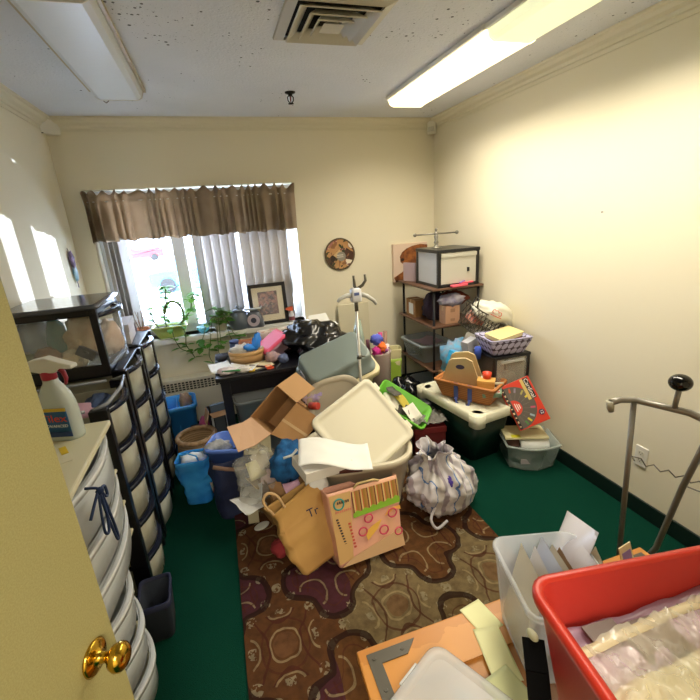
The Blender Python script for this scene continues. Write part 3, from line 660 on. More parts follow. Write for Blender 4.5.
# ------------------------------------------------------------------ window sill
def leaf(mb, p, d, up, L, W):
    d = Vector(d).normalized(); s = d.cross(Vector(up)).normalized(); n = s.cross(d); p = Vector(p)
    q = [p, p+d*L*.3+s*W*.45+n*.003, p+d*L*.65+s*W*.42, p+d*L-n*.006, p+d*L*.65-s*W*.42, p+d*L*.3-s*W*.45+n*.003, p+d*L*.5-n*.002]
    mb.add(q, [(0, 1, 6), (1, 2, 6), (2, 3, 6), (3, 4, 6), (4, 5, 6), (5, 0, 6)], True)
LEAF = mat('plant_leaf', '#3f7d34', .45, var=(20, '#5f9a45')); STEM = mat('plant_stem', '#6c7a4a', .7)
nt = LEAF.node_tree; tr = nt.nodes.new('ShaderNodeBsdfTranslucent'); tr.inputs[0].default_value = lin('#8fc04e'); mx = nt.nodes.new('ShaderNodeMixShader'); mx.inputs[0].default_value = .3
nt.links.new(nt.nodes['Principled BSDF'].outputs[0], mx.inputs[1]); nt.links.new(tr.outputs[0], mx.inputs[2]); nt.links.new(mx.outputs[0], nt.nodes['Material Output'].inputs[0])
def sill():
    S = .80; rnd = random.Random(5)
    t = thing('potted_plant', 'leggy jade plant with a looped stem in a yellow green trough on the sill', 'plant', (-.46, 3.675, S))
    obj('pot', MB().bin(.20, .09, .27, .13, .10, .005, .006, .035, .014), mat('lime_pot', '#b6c46a', .4), t); obj('soil', MB().loft([rrect(.25, .11, .03, .07), rrect(.25, .11, .03, .086)]), mat('soil', '#4a3a2a', .95), t)
    st = MB(); lf = MB()
    def branch(pts, r, every=1, n=4, L=.04, W=.026, start=0):
        st.tube(pts, r, 6, soft=4)
        for i, p in enumerate(pts):
            if i >= start and i % every == 0:
                for k in range(n):
                    a = rnd.uniform(0, 2*PI); leaf(lf, p, (math.cos(a), math.sin(a)*.8, rnd.uniform(-.4, .5)), (0, 0, 1), 1.5*L*rnd.uniform(.7, 1.15), 1.4*W*rnd.uniform(.8, 1.1))
    loopb = [(.0, 0, .08), (-.03, 0, .14), (-.05, .0, .20), (-.03, 0, .25), (.0, 0, .28), (.03, 0, .25)]
    branch([(.10*math.cos(a)*.75+.05, 0, .19+.105*math.sin(a)) for a in [R(q) for q in range(-100, 200, 25)]], .010, 2, 3, .035, .024)
    branch([(-.02, 0, .08), (-.03, .0, .16), (.0, 0, .24), (.01, 0, .32), (.02, 0, .38), (.03, .0, .42)], .007, 1, 11, .05, .036, 1)
    branch([(.08, 0, .08), (.14, 0, .15), (.19, -.01, .22), (.21, 0, .30), (.24, 0, .34)], .006, 1, 9, .05, .036, 1)
    branch([(-.08, 0, .08), (-.11, 0, .14), (-.12, 0, .20), (-.13, 0, .26)], .006, 1, 9, .045, .034, 1)
    branch([(.06, -.03, .09), (.10, -.075, .09), (.12, -.10, .02), (.11, -.11, -.06), (.14, -.11, -.13), (.16, -.11, -.18)], .004, 1, 3, .055, .034, 1)
    branch([(0, -.03, .09), (.02, -.075, .08), (.03, -.10, .0), (.06, -.11, -.08), (.10, -.11, -.11)], .004, 1, 3, .05, .032, 1)
    obj('stem', st, STEM, t); obj('foliage', lf, LEAF, t)
    t = thing('potted_plant', 'trailing plant in a beige pot on the window sill', 'plant', (-.055, 3.675, S))
    obj('pot', MB().bin(.09, .09, .13, .13, .13, .005, .006, .03, .02), mat('beige_pot', '#bcb49c', .6), t); obj('soil', MB().loft([rrect(.115, .115, .03, .10), rrect(.115, .115, .03, .115)]), MC['soil'], t)
    st = MB(); lf = MB()
    for k in range(9):
        a = rnd.uniform(-2.8, -.3); r0 = rnd.uniform(.05, .10); h = rnd.uniform(.14, .20)
        branch([(0, 0, .10), (math.cos(a)*r0*.5, math.sin(a)*r0*.5, h), (math.cos(a)*r0*1.4, math.sin(a)*r0*.8, h-.01), (math.cos(a)*r0*2, math.sin(a)*r0, h-.06)], .003, 1, 3, .042, .032, 1)
    for k, (dx, dz) in enumerate(((-.13, -.25), (-.05, -.22), (.08, -.12), (.12, -.05), (-.20, -.10), (-.02, -.14))):
        branch([(dx*.2, -.06, .14), (dx*.5, -.105, .10), (dx*.8, -.11, dz*.3), (dx, -.115, dz*.7), (dx+.02, -.115, dz)], .003, 1, 2, .06, .045, 1)
    obj('stem', st, STEM, t); obj('foliage', lf, LEAF, t)
    t = thing('clay_pot', 'terracotta pot with dry twigs on the sill behind the drawer towers', 'pot', (-.68, 3.69, S))
    obj('pot', MB().lathe([(.04, 0), (.058, .08), (.064, .08), (.064, .10), (.056, .10), (.05, .06)], 20), mat('terracotta', '#b26f4c', .8), t)
    q = MB()
    for k in range(7): a = k*.9; q.tube([(0, 0, .05), (.03*math.cos(a), .02*math.sin(a), .15), (.05*math.cos(a+.3), .03*math.sin(a), .24)], .0025, 5)
    obj('twig', q, mat('dry_twig', '#7b5d4a', .8), t)
    # aqua glass dish
    solo('glass_dish', MB().lathe([(.03, 0), (.05, .03), (.055, .055), (.05, .055), (.028, .006)], 20), mat('aqua_glass', '#6cc6d6', .1, alpha=.6), 'aqua glass dish between the two plants on the sill', 'dish', (-.20, 3.66, S))
    # grey jug
    t = thing('grey_jug', 'dull grey metal jug with a knobbed lid on the window sill', 'jug', (.105, 3.655, S), -25)
    GJ = mat('grey_enamel', '#5f6872', .45)
    obj('body', MB().lathe([(.07, 0), (.082, .01), (.085, .07), (.075, .12), (.055, .145), (.05, .15)], 28), GJ, t)
    obj('lid', MB().lathe([(.054, .15), (.045, .165), (.015, .172), (.010, .178), (.017, .188), (.014, .198), (.004, .20)], 24), GJ, t)
    obj('handle', MB().tube([(.06, 0, .14), (.105, 0, .135), (.12, 0, .09), (.105, 0, .045), (.08, 0, .035)], .007), GJ, t)
    obj('spout', MB().tube([(-.07, 0, .06), (-.10, 0, .10), (-.115, 0, .145)], [.016, .011, .009]), GJ, t)
    # kitchen scale
    t = thing('kitchen_scale', 'grey kitchen scale with a round dial and tray on the sill', 'scale', (.235, 3.64, S), -12)
    SG = mat('scale_grey', '#6a6f7a', .4)
    obj('body', MB().loft([rrect(.16, .10, .03, 0), rrect(.155, .10, .035, .06), rrect(.10, .08, .035, .13), rrect(.05, .05, .02, .145)]), SG, t)
    q = MB(); q.X = Matrix.Translation((0, -.045, .068)) @ Matrix.Rotation(R(90), 4, 'X'); q.lathe([(.060, -.01), (.060, .012), (.055, .012)], 28); obj('dial_rim', q, SG, t)
    q = MB(); q.X = Matrix.Translation((0, -.0575, .068)) @ Matrix.Rotation(R(90), 4, 'X'); q.lathe([(.053, 0), (.053, .001)], 28); obj('dial', q, mat('dial_face', '#c9bcc6', .4), t)
    q = MB(); q.X = Matrix.Translation((0, -.0590, .068)) @ Matrix.Rotation(R(90), 4, 'X'); q.lathe([(.024, 0), (.024, .002)], 20); obj('dial_hub', q, mat('dial_hub', '#3a3c4a', .4), t)
    obj('tray', MB().loft([rrect(.05, .05, .02, .145), rrect(.14, .11, .02, .16), rrect(.15, .12, .02, .172), rrect(.14, .11, .02, .172), rrect(.12, .09, .02, .162)]), mat('scale_tray', '#c6ccd2', .3), t)
    # framed picture
    t = thing('framed_picture', 'black framed picture with cream mat leaning in the window', 'picture frame', (.375, 3.665, S), rot=(-4, 0, 3))
    f = MB(); w, h, b = .165, .36, .03
    f.box((-w, -.01, 0), (w, .012, b)); f.box((-w, -.01, h-b), (w, .012, h)); f.box((-w, -.01, b), (-w+b, .012, h-b)); f.box((w-b, -.01, b), (w, .012, h-b))
    obj('frame', f, mat('black_wood_frame', '#16141a', .4), t, bevel=.002)
    obj('mat_board', MB().box((-w+b, -.004, b), (w-b, .008, h-b)), mat('cream_mat', '#d9cdb0', .8), t)
    obj('print', MB().box((-.085, -.0055, .085), (.085, -.004, .29)), blobs('framed_print', 38, ['#3b2c3a', '#6b4a4e', '#8d6a63', '#574656', '#a3706a', '#4a3a3a', '#9a8584'], .5), t)
    obj('glazing', MB().box((-w+b, -.0085, b), (w-b, -.0075, h-b)), mat('picture_glass', '#ffffff', .05, alpha=.08), t)
    t = thing('mini_spray_bottle', 'little spray bottle with an orange trigger top beside the framed picture', 'spray bottle', (.565, 3.645, S), 10)
    obj('bottle', MB().lathe([(.024, 0), (.026, .01), (.024, .06), (.012, .085), (.010, .10)], 18), mat('small_bottle', '#c9c9cc', .3), t)
    obj('label', MB().lathe([(.0266, .015), (.0255, .05)], 18, cap0=False, cap1=False), mat('maroon_label', '#7c4048', .5), t)
    obj('trigger_head', MB().loft([[(x, y, z) for x, z in ((-.05, .115), (-.045, .13), (.015, .14), (.02, .115), (.01, .098), (-.01, .098))] for y in (-.009, .009)], smooth=False), mat('orange_trigger', '#d9603a', .4), t, bevel=.002)
sill()
# ------------------------------------------------------------------ bags
def sack(mb, w, d, h, seed, amp=.02, wt=None, dt=None, n=40, m=16, r=.05, open_top=True, lip=0, fr=7, sag=0, skew=(0, 0)):
    """a soft bag standing on z = 0"""
    wt = wt or w; dt = dt or d; loops = []
    for j in range(m+1):
        v = j/m; z = h*v; ww = w+(wt-w)*v+sag*math.sin(PI*v); dd = d+(dt-d)*v+sag*math.sin(PI*v)
        base = rrect(ww, dd, r, z, max(1, n//4-1)); l = []
        for (x, y, zz) in base:
            k = noise.noise(Vector((x*fr, y*fr, z*fr))+Vector((seed*9.1, 0, seed)))+.5*noise.noise(Vector((x*fr*2.5, y*fr*2.5, z*fr*2.5))+Vector((0, seed*3, 0)))
            q = math.hypot(x, y) or 1; s = amp*k*min(1, v*3+.2)
            l.append((x*(1+s/q)+skew[0]*v, y*(1+s/q)+skew[1]*v, zz+(amp*.9*noise.noise(Vector((x*9, y*9, seed*5))) if v > .7 else 0)))
        loops.append(l)
    return mb.loft(loops, True, not open_top)

# ------------------------------------------------------------------ the black desk and what lies on it
DZ = .73
def desk():
    t = thing('desk', 'black desk under the window heaped with clutter', 'desk', (0, 0, 0))
    D = mat('black_desk', '#12121a', .35)
    x0, x1, y0, y1 = -.125, .84, 2.62, 3.20
    obj('desktop', MB().box((x0, y0, DZ-.03), (x1, y1, DZ)), D, t, bevel=.004)
    obj('apron', MB().box((x0+.03, y0+.02, DZ-.13), (x1-.03, y0+.04, DZ-.03)).box((x0+.03, y1-.04, DZ-.13), (x1-.03, y1-.02, DZ-.03)).box((x0+.03, y0+.02, DZ-.13), (x0+.05, y1-.02, DZ-.03)).box((x1-.05, y0+.02, DZ-.13), (x1-.03, y1-.02, DZ-.03)), D, t)
    for x in (x0+.025, x1-.085):
        for y in (y0+.015, y1-.075): obj('leg', MB().hexa([(x+.01, y+.01, 0), (x+.05, y+.01, 0), (x+.05, y+.05, 0), (x+.01, y+.05, 0), (x, y, DZ-.03), (x+.06, y, DZ-.03), (x+.06, y+.06, DZ-.03), (x, y+.06, DZ-.03)]), D, t, bevel=.003)
    # round wooden box with tissue
    WD = mat('bent_wood', '#c9a878', .55, var=(4, '#b88f5f'))
    t = thing('wooden_box', 'round bent wood box holding white tissue on the desk', 'box', (.10, 2.90, DZ))
    obj('wall', MB().lathe([(.118, 0), (.120, .085), (.114, .085), (.112, .006), (0.01, .006)], 36, sy=.75), WD, t)
    obj('rim_band', MB().lathe([(.120, .06), (.124, .06), (.124, .087), (.119, .087)], 36, sy=.75, cap0=False, cap1=False), mat('wood_band', '#c29c66', .5), t)
    rag('tissue', 'crumpled white tissue in the round wooden box', 'tissue', (.07, 2.90, DZ+.085), (.075, .055, .04), '#d9d6d2', 3, .5, fr=4)
    t = thing('plastic_bow', 'bright blue plastic scoop stuck upright in the round wooden box', 'scoop', (.165, 2.885, DZ+.09), rot=(0, 20, 30))
    BB2 = mat('bright_blue_plastic', '#2f86e8', .3)
    q = MB(); q.ell((0, 0, .05), (.035, .02, .06), .25, 2); obj('scoop_bowl', q, BB2, t); q = MB(); q.ell((-.05, 0, 0), (.05, .018, .025), .25, 4); obj('scoop_handle', q, BB2, t)
    # brick coloured box
    t = thing('terracotta_box', 'open brick brown box at the back of the desk below the sill', 'box', (.145, 3.12, DZ), -3)
    obj('carton', MB().bin(.16, .10, .17, .11, .09, .005, 0, .01), mat('brick_brown', '#a66c4c', .7), t); obj('slats', MB().box((-.07, -.04, .02), (.07, .04, .075)), mat('brick_dark', '#7d5140', .7), t)
    t = thing('blue_jar', 'dusky blue lidded jar at the back of the desk under the jug', 'jar', (.03, 3.14, DZ))
    obj('jar_body', MB().lathe([(.03, 0), (.036, .01), (.036, .07), (.03, .085)], 20), mat('dusky_blue', '#5d74a6', .4), t); obj('lid', MB().lathe([(.036, .082), (.036, .10), (.03, .104)], 20), mat('slate_lid', '#44538a', .4), t)
    # lacy basket
    t = thing('fabric_basket', 'off white floral fabric basket at the back of the desk', 'basket', (.34, 3.165, DZ))
    obj('basket_body', MB().bin(.22, .05, .26, .06, .14, .005, 0, .03), blobs('floral_fabric', 40, ['#d9d0c6', '#dcd3ca', '#c9a79c', '#d5cdc4', '#b9b0a4'], .9), t)
    # pink lidded box
    t = thing('plastic_box', 'clear box with a pink lid lying on its side on the desk', 'plastic box', (.345, 2.98, DZ+.005), rot=(0, -32, 12))
    obj('body', MB().bin(.16, .17, .18, .19, .10, .003, .006, .03), mat('pink_clear', '#e3b9c6', .2, alpha=.7), t)
    obj('lid', MB().loft([rrect(.20, .21, .03, .10), rrect(.21, .22, .03, .104), rrect(.21, .22, .03, .122), rrect(.18, .19, .03, .126)]), mat('hot_pink', '#ee5b7e', .35), t)
    # papers and oddments along the front of the desk
    rnd = random.Random(11)
    def sheet(name, label, cat, c, w, d, rz, m, curl=.01, z=.0015, rot=None, seed=1, group=None):
        b = MB().grid(lambda u, v: ((u-.5)*w, (v-.5)*d, curl*(2*abs(u-.5))**2+curl*.6*noise.noise(Vector((u*2.5, v*2.5, seed)))), 12, 12)
        return solo(name, b, m, label, cat, c, rz, group, rot, solid=z)
    globals()['sheet'] = sheet
    sheet('paper_sheet', 'white paper lying on the desk in front of the round wooden box', 'paper', (.05, 2.73, DZ+.012), .20, .14, -25, PAPER, .01)
    sheet('paper_sheet', 'cream paper under the round wooden box on the desk', 'paper', (.17, 2.74, DZ+.008), .16, .14, 15, mat('cream_paper', '#dccfae', .8), .004, seed=4)
    sheet('paper_sheet', 'white paper poking over the desk corner nearest the heater', 'paper', (-.09, 2.80, DZ+.012), .14, .20, 8, PAPER, .012, seed=7)
    def odd(name, label, cat, mb, m, c, rz=0): return solo(name, mb, m, label, cat, c, rz)
    t = thing('scissors', 'orange handled scissors open on the desk edge', 'scissors', (.205, 2.665, DZ+.008), 15)
    q = MB(); q.tube([(.02+.022*math.cos(a), .018*math.sin(a)+.02, 0) for a in [R(k*30) for k in range(12)]], .005, 6, True); q.tube([(.02+.022*math.cos(a), .018*math.sin(a)-.02, 0) for a in [R(k*30) for k in range(12)]], .005, 6, True)
    obj('handle', q, mat('orange_handle', '#e2532c', .4), t); obj('blade', MB().slab([(0, .012, 0), (-.09, .022, 0), (-.09, .018, 0), (0, -.002, 0)], .002).slab([(0, .002, .003), (-.09, -.022, .003), (-.09, -.026, .003), (0, -.012, .003)], .002), mat('steel', '#9aa0a6', .3, .9), t)
    odd('tape_roll', 'yellow tape roll at the front of the desk', 'tape', MB().lathe([(.012, 0), (.022, 0), (.022, .018), (.012, .018), (.012, 0)], 24, cap0=False, cap1=False), mat('yellow_tape', '#d8b43a', .4), (.11, 2.665, DZ))
    odd('marker_pen', 'green marker pen on the desk papers', 'pen', MB().tube([(-.06, 0, .006), (.03, 0, .006), (.031, 0, .006), (.06, 0, .006)], [.006, .006, .007, .007]), mat('green_pen', '#3f9a52', .4), (-.02, 2.66, DZ+.02), -12)
    odd('marker_pen', 'black marker pen lying beside the orange scissors', 'pen', MB().tube([(-.06, 0, .006), (.03, 0, .006), (.031, 0, .006), (.06, 0, .006)], [.006, .006, .007, .007]), BLK, (.285, 2.67, DZ), 65)
    odd('marker_pen', 'dark pen stuck between the tape roll and the scissors', 'pen', MB().tube([(-.06, 0, .006), (.03, 0, .006), (.031, 0, .006), (.06, 0, .006)], [.006, .006, .007, .007]), mat('maroon_pen', '#4a2430', .4), (.15, 2.70, DZ+.012), -40)
    rag('tissue', 'white and pink crumpled tissue hanging at the desk corner', 'tissue', (-.05, 2.70, DZ+.018), (.06, .045, .022), '#d8c6cc', 9, .4, '#e6e2e2')
    rag('tissue', 'pale tissue wad beside the yellow tape roll', 'tissue', (.055, 2.665, DZ+.02), (.04, .025, .022), '#cfcac6', 14, .4)
    rag('craft_supply', 'pinkish clear packet on the desk beside the pink lidded box', 'packet', (.265, 2.80, DZ+.035), (.05, .06, .035), '#c5a09c', 15, .35, '#8d7a86')
    rag('craft_supply', 'dusky blue packet on the desk against the black bag', 'packet', (.335, 2.74, DZ+.03), (.035, .04, .032), '#5e6a8c', 16, .3)
    rag('dark_cloth', 'small dark cloth wad at the back corner of the desk by the heater', 'cloth', (-.075, 3.02, DZ+.02), (.045, .06, .022), '#3c3f4c', 17, .3)
    # black garbage bag
    b = MB(); b.ell((0, 0, .0), (.23, .20, .125), .33, 4, 44, 28, 2.6, flat=.075)
    for i, p in enumerate(b.v):
        k = noise.noise(p*22+Vector((3, 1, 0)))*.014+abs(noise.noise(p*11))*.02; b.v[i] = p+p.normalized()*k
    solo('garbage_bag', b, mat('black_bag_film', '#0b0c10', .22, spec=.6), 'crumpled black garbage bag slumped on the desk beside the grey tote', 'bag', (.60, 2.93, DZ+.080), -12, None)
    # white booklet behind the black bag
    t = thing('white_booklet', 'open white booklet standing on the desk behind the black bag', 'booklet', (.70, 3.12, DZ+.03), 8)
    obj('page', MB().slab([(-.10, -.05, .10), (.14, -.05, .10), (.14, .02, .11), (-.10, .02, .11)], .004), PAPER, t); obj('page', MB().slab([(-.08, .02, .11), (.10, .02, .11), (.08, .06, .18), (-.07, .06, .18)], .004), PAPER, t)
    obj('spine_block', MB().box((-.09, -.04, -.03), (.13, .03, .095)), mat('booklet_block', '#c6c0b2', .8), t)
desk()

# ------------------------------------------------------------------ under the desk and along the heater
def floor_left():
    B1 = mat('azure_plastic', '#3b9cf2', .3)
    t = thing('blue_bin', 'bright blue plastic bin of scraps in front of the heater', 'bin', (-.455, 3.20, 0), 6)
    obj('tub', MB().bin(.20, .20, .25, .26, .40, .005, .014, .04, .03), B1, t); obj('divider', MB().box((-.012, -.12, .10), (-.004, .12, .385)), B1, t)
    rag('crumpled_paper', 'beige crumpled paper sticking out of the bright blue bin', 'paper', (-.395, 3.20, .385), (.045, .06, .07), '#cfb39c', 21, .45, '#a98f80')
    t = thing('woven_basket', 'round woven wicker basket with a rolled rim near the heater', 'basket', (-.315, 2.745, 0))
    WK = stripes('wicker_weave', 'z', .018, [(.5, '#a0845f'), (.3, '#7d6446'), (.2, '#b79a73')], .8, .01)
    obj('wall', MB().lathe([(.10, 0), (.125, .10), (.135, .20), (.125, .30), (.118, .30), (.127, .20), (.118, .10), (.093, .01), (.01, .01)], 40), WK, t)
    obj('rolled_rim', MB().tube([(.122*math.cos(R(k*12)), .122*math.sin(R(k*12)), .305) for k in range(30)], .017, 10, True), mat('rolled_rim_wicker', '#b1906a', .8, var=(40, '#8d6f4c')), t)
    rag('crumpled_plastic', 'scraps lying in the bottom of the round wicker basket', 'scraps', (-.315, 2.745, .17), (.085, .085, .05), '#b9b4a0', 22, .4, '#8d7a5e')
    # tall picture carton
    t = thing('open_carton', 'tall black carton of boards with its brown flap open before the heater', 'carton', (-.165, 2.91, 0), 14)
    o = MB(); w, d, h = .13, .10, .42; k = .004
    o.box((-w/2, -d/2, 0), (w/2, -d/2+k, h-.02)); o.box((-w/2, d/2-k, 0), (w/2, d/2, h)); o.box((-w/2, -d/2, 0), (-w/2+k, d/2, h)); o.box((w/2-k, -d/2, 0), (w/2, d/2, h)); o.box((-w/2, -d/2, 0), (w/2, d/2, k))
    obj('carton', o, mat('black_carton', '#23252c', .5), t); obj('flap', MB().slab([(-w/2, -d/2, h-.02), (w/2, -d/2, h-.02), (w/2-.01, -d/2-.055, h-.035), (-w/2+.01, -d/2-.055, h-.035)], .004), CARD, t)
    obj('side_flap', MB().slab([(-w/2, -d/2, h), (-w/2, d/2, h), (-w/2-.03, d/2, h-.10), (-w/2-.03, -d/2, h-.10)], .004), CARDIN, t)
    obj('front_print', MB().box((-.035, -d/2-.0015, .05), (.035, -d/2-.0003, .36)), mat('grey_print2', '#4c5258', .5), t)
    q = MB()
    for s in (-1, 1): q.box((s*.05-.006, -d/2-.012, .02), (s*.05+.006, -d/2-.001, .37))
    obj('edge_strip', q, mat('pale_strip', '#b9bfc2', .4), t)
    solo('board', MB().box((-.05, -.012, 0), (.05, .012, .43)), mat('steel_blue_board', '#6f8094', .5), 'steel blue board standing in the tall black carton', 'board', (-.16, 2.925, .006), 14)
    rag('pink_cloth', 'magenta cloth wad between the wicker basket and the tall carton', 'cloth', (-.265, 2.94, .30), (.035, .05, .05), '#a34a7a', 24, .35)
    solo('storage_carton', MB().box((-.08, -.06, 0), (.08, .06, .24)), mat('slate_carton', '#59606c', .6), 'slate carton under the magenta cloth wad', 'carton', (-.29, 3.02, 0), 10, bevel=.003)
    # clear bin under the desk
    t = thing('storage_bin', 'clear plastic bin full of dark scraps under the desk', 'bin', (.13, 2.86, 0), 4)
    obj('tub', MB().bin(.28, .22, .33, .27, .50, .004, .012, .04), mat('clear_bin', '#c3cdd6', .2, alpha=.42), t)
    rag('dark_cloth', 'grey cloth stuffed in the clear bin under the desk', 'cloth', (.13, 2.86, .33), (.12, .09, .10), '#54585f', 25, .3)
    rag('plastic_bag', 'teal plastic bag crumpled in front of the clear bin under the desk', 'bag', (.0, 2.56, .33), (.10, .075, .07), '#3aa596', 26, .4, '#5cbcae')
    solo('storage_carton', MB().box((-.10, -.07, 0), (.10, .07, .275)), mat('dark_carton', '#363a42', .7), 'dark carton holding up the teal plastic bag', 'carton', (.0, 2.56, 0), 0, bevel=.003)
    # periwinkle tub
    t = thing('blue_tub', 'periwinkle blue plastic tub behind the cardboard box flap', 'tub', (-.095, 2.40, 0), -20)
    obj('tub', MB().bin(.18, .17, .24, .22, .40, .005, .016, .05), mat('periwinkle', '#5d7fd6', .35), t)
    # navy bag in front
    b = MB(); sack(b, .24, .20, .34, 3, .035, .26, .16, skew=(.02, .03))
    t = thing('navy_bag', 'slumped navy cloth bag on the carpet in front of the periwinkle tub', 'bag', (-.10, 2.30, 0), 15)
    obj('cloth', b, mat('navy_cloth', '#151d3c', .7, var=(6, '#1d2b52'), bump=(50, .2)), t, solid=.003)
    obj('trim', MB().tube([(-.12, -.06, .35), (-.06, -.09, .33), (.0, -.085, .30), (.06, -.08, .29), (.12, -.06, .31)], .012), mat('brown_trim', '#8c6d58', .7), t)
    rag('white_plastic', 'white plastic wrap with dark strap in the mouth of the navy bag', 'wrap', (-.165, 2.36, .385), (.075, .03, .05), '#c9ccd2', 28, .4, '#7f858e')
    # bright blue shopping bag
    t = thing('shopping_bag', 'shiny bright blue shopping bag beside the wicker basket', 'bag', (-.325, 2.475, 0), -12)
    b = MB(); sack(b, .16, .14, .31, 8, .030, .22, .16, r=.04, n=72, m=26, fr=9)
    obj('bag_body', b, mat('shiny_blue_film', '#45a6f2', .22, var=(9, '#2d84dc')), t, solid=.0015)
    obj('handle', MB().tube([(-.06, -.07, .30), (-.05, -.085, .36), (.0, -.09, .375), (.045, -.085, .35), (.05, -.07, .30)], .005), mat('shiny_blue_handle', '#3da0ea', .3), t)
    obj('side_print', MB().grid(lambda u, v: (.098-.012*math.sin(v*3), -.055+.11*u, .06+.19*v), 4, 6), blobs('bag_print', 26, ['#c88a6a', '#a8b4b0', '#5a8f6a', '#d8c9b0', '#9a4a3a'], .4), t, solid=.002)
    rag('tissue', 'white tissue poking from the bright blue shopping bag', 'tissue', (-.33, 2.475, .285), (.075, .05, .035), '#dce4ea', 29, .4)
floor_left()

# ------------------------------------------------------------------ the pile in the middle
def pile():
    BG = mat('beige_plastic', '#cfc6ae', .4); BG2 = mat('taupe_plastic', '#b3a893', .45)
    t = thing('large_tote', 'big beige oval storage tote in the middle holding a lid and boxes', 'tote', (.60, 2.00, 0), -8)
    obj('tub', MB().bin(.46, .36, .58, .46, .425, .006, .014, .17, .035, 8), BG, t)
    g = MB(); g.tube([(-.05, -.205, .30), (-.03, -.222, .275), (.03, -.222, .275), (.05, -.205, .30)], .006); obj('handle', g, BG2, t)
    # its contents
    rag('dark_cloth', 'brown cloth stuffed in the beige oval tote', 'cloth', (.44, 1.94, .345), (.14, .12, .075), '#5c3d34', 31, .25)
    # leaning square lid
    A = V(.735, 2.135, .768); B = V(.374, 2.005, .605); Cc = V(.935, 1.885, .456)
    eb = (B-A); ec = (Cc-A); L1, L2 = eb.length, ec.length
    t = axes(thing('tote_lid', 'cream square tote lid leaning up out of the beige oval tote', 'lid'), A, ec, -eb)
    w, d = .43, -L1-.02
    lm = MB(); cx, cy = w/2, d/2
    def rl(ww, dd, r, z): return [(p[0]+cx, p[1]+cy, p[2]) for p in rrect(ww, dd, r, z, 5)]
    W, D = w, -d
    lm.loft([rl(W, D, .04, -.028), rl(W, D, .04, -.006), rl(W-.012, D-.012, .036, 0), rl(W-.05, D-.05, .03, 0), rl(W-.058, D-.058, .03, -.005), rl(W-.10, D-.10, .03, -.005)])
    obj('panel', lm, mat('cream_lid', '#d6d0b9', .4), t)
    for u in (.08, .22, .36): obj('rim_clip', MB().box((u-.025, -.004, -.03), (u+.025, .014, -.004)), mat('cream_lid_rim', '#e2ddc8', .4), t, bevel=.003)
    # flat white boxes and a sheet
    t = thing('white_carton', 'flat white carton lying across the front rim of the beige oval tote', 'carton', (.365, 1.835, .435), rot=(3, 4, 12))
    obj('carton', MB().box((-.14, -.09, 0), (.12, .09, .055)), mat('white_carton_card', '#dedad0', .7), t, bevel=.002); obj('end_flap', MB().box((.1201, -.085, .002), (.1215, .085, .053)), mat('kraft_end', '#b08d62', .8), t)
    solo('book', MB().box((-.12, -.07, 0), (.12, .07, .018)), mat('dark_red_cover', '#4b2420', .5), 'dark red book under the flat white carton on the tote rim', 'book', (.44, 1.825, .428), rot=(5, 0, -12), bevel=.002)
    t = thing('paper_sheet', 'large white sheet with faint writing draped on the flat white carton', 'paper', (.425, 1.815, .515), rot=(10, 4, -12))
    fn = lambda u, v: ((u-.5)*.37, (v-.5)*.20, .024*math.sin(u*5.2+.6)-.055*max(0, u-.62)+.008*noise.noise(Vector((u*4, v*4, 2))))
    obj('sheet', MB().grid(fn, 20, 14), PAPER, t, solid=.0012)
    q = MB(); rnd = random.Random(3)
    for i in range(9):
        u = .36+i*.028; z = fn(u+.03, .62)[2]+.004; q.tube([fn(u, .60+.02*rnd.random()), fn(u+.006, .63+.02*rnd.random()), fn(u+.015, .60+.02*rnd.random())], .0011, 4)
    obj('ink_scribble', q, mat('faint_ink', '#8f9296', .8), t); t.children[-1].location = (0, 0, .001)
    # tall taupe lid behind
    t = thing('tote_lid', 'taupe round cornered lid standing behind the leaning cream lid', 'lid', (.585, 2.245, .42), rot=(-8, -6, -6))
    lm = MB(); lm.X = Matrix.Rotation(R(90), 4, 'X'); lm.loft([[(p[0], p[1]+.14, p[2]) for p in rrect(*a)] for a in ((.36, .36, .13, -.02, 7), (.36, .36, .13, 0, 7), (.345, .345, .125, .006, 7), (.30, .30, .11, .006, 7), (.29, .29, .11, .0, 7))])
    obj('panel', lm, BG2, t)
    # cream tote with a grey tote on it, both tipped
    c = [V(0, 0, 1.651)+(p-V(0, 0, 1.651))*.962 for p in (V(.412, 2.58, .812), V(.831, 2.642, .937), V(.867, 2.423, .799), V(.45, 2.38, .687))]
    ex = (c[2]-c[3]); ey = (c[0]-c[3])
    t = axes(thing('grey_tote', 'translucent grey tote tipped upside down on the cream tote by the black bag', 'tote'), (c[0]+c[2])/2, ex, ey)
    w, d = ex.length, ey.length
    b = MB(); b.loft([rrect(w, d, .04, -.003), rrect(w+.01, d+.01, .045, -.02), rrect(w+.04, d+.03, .05, -.13), rrect(w+.065, d+.055, .05, -.13), rrect(w+.065, d+.055, .05, -.15)], False, True)
    b.loft([rrect(w, d, .04, -.003), rrect(w-.02, d-.02, .035, 0), rrect(w-.06, d-.06, .03, -.002)], False, True)
    obj('tub', b, mat('grey_translucent', '#7f8b88', .22, alpha=.88), t)
    obj('side_label', MB().box((-w/2-.022, -.03, -.075), (-w/2-.018, .03, -.035)), mat('label_paper', '#c9ccd6', .6), t)
    t = axes(thing('cream_tote', 'cream storage tote propped beneath the tipped grey tote', 'tote'), (c[0]+c[2])/2-((ex.cross(ey)).normalized()*.158)+V(.02, -.02, 0), ex, ey)
    b = MB(); b.loft([rrect(w+.06, d+.05, .05, 0), rrect(w+.07, d+.06, .05, -.01), rrect(w+.07, d+.06, .05, -.045), rrect(w+.03, d+.02, .05, -.05), rrect(w-.02, d-.02, .05, -.22)])
    obj('tub', b, mat('cream_tote_plastic', '#d8caa0', .4), t)
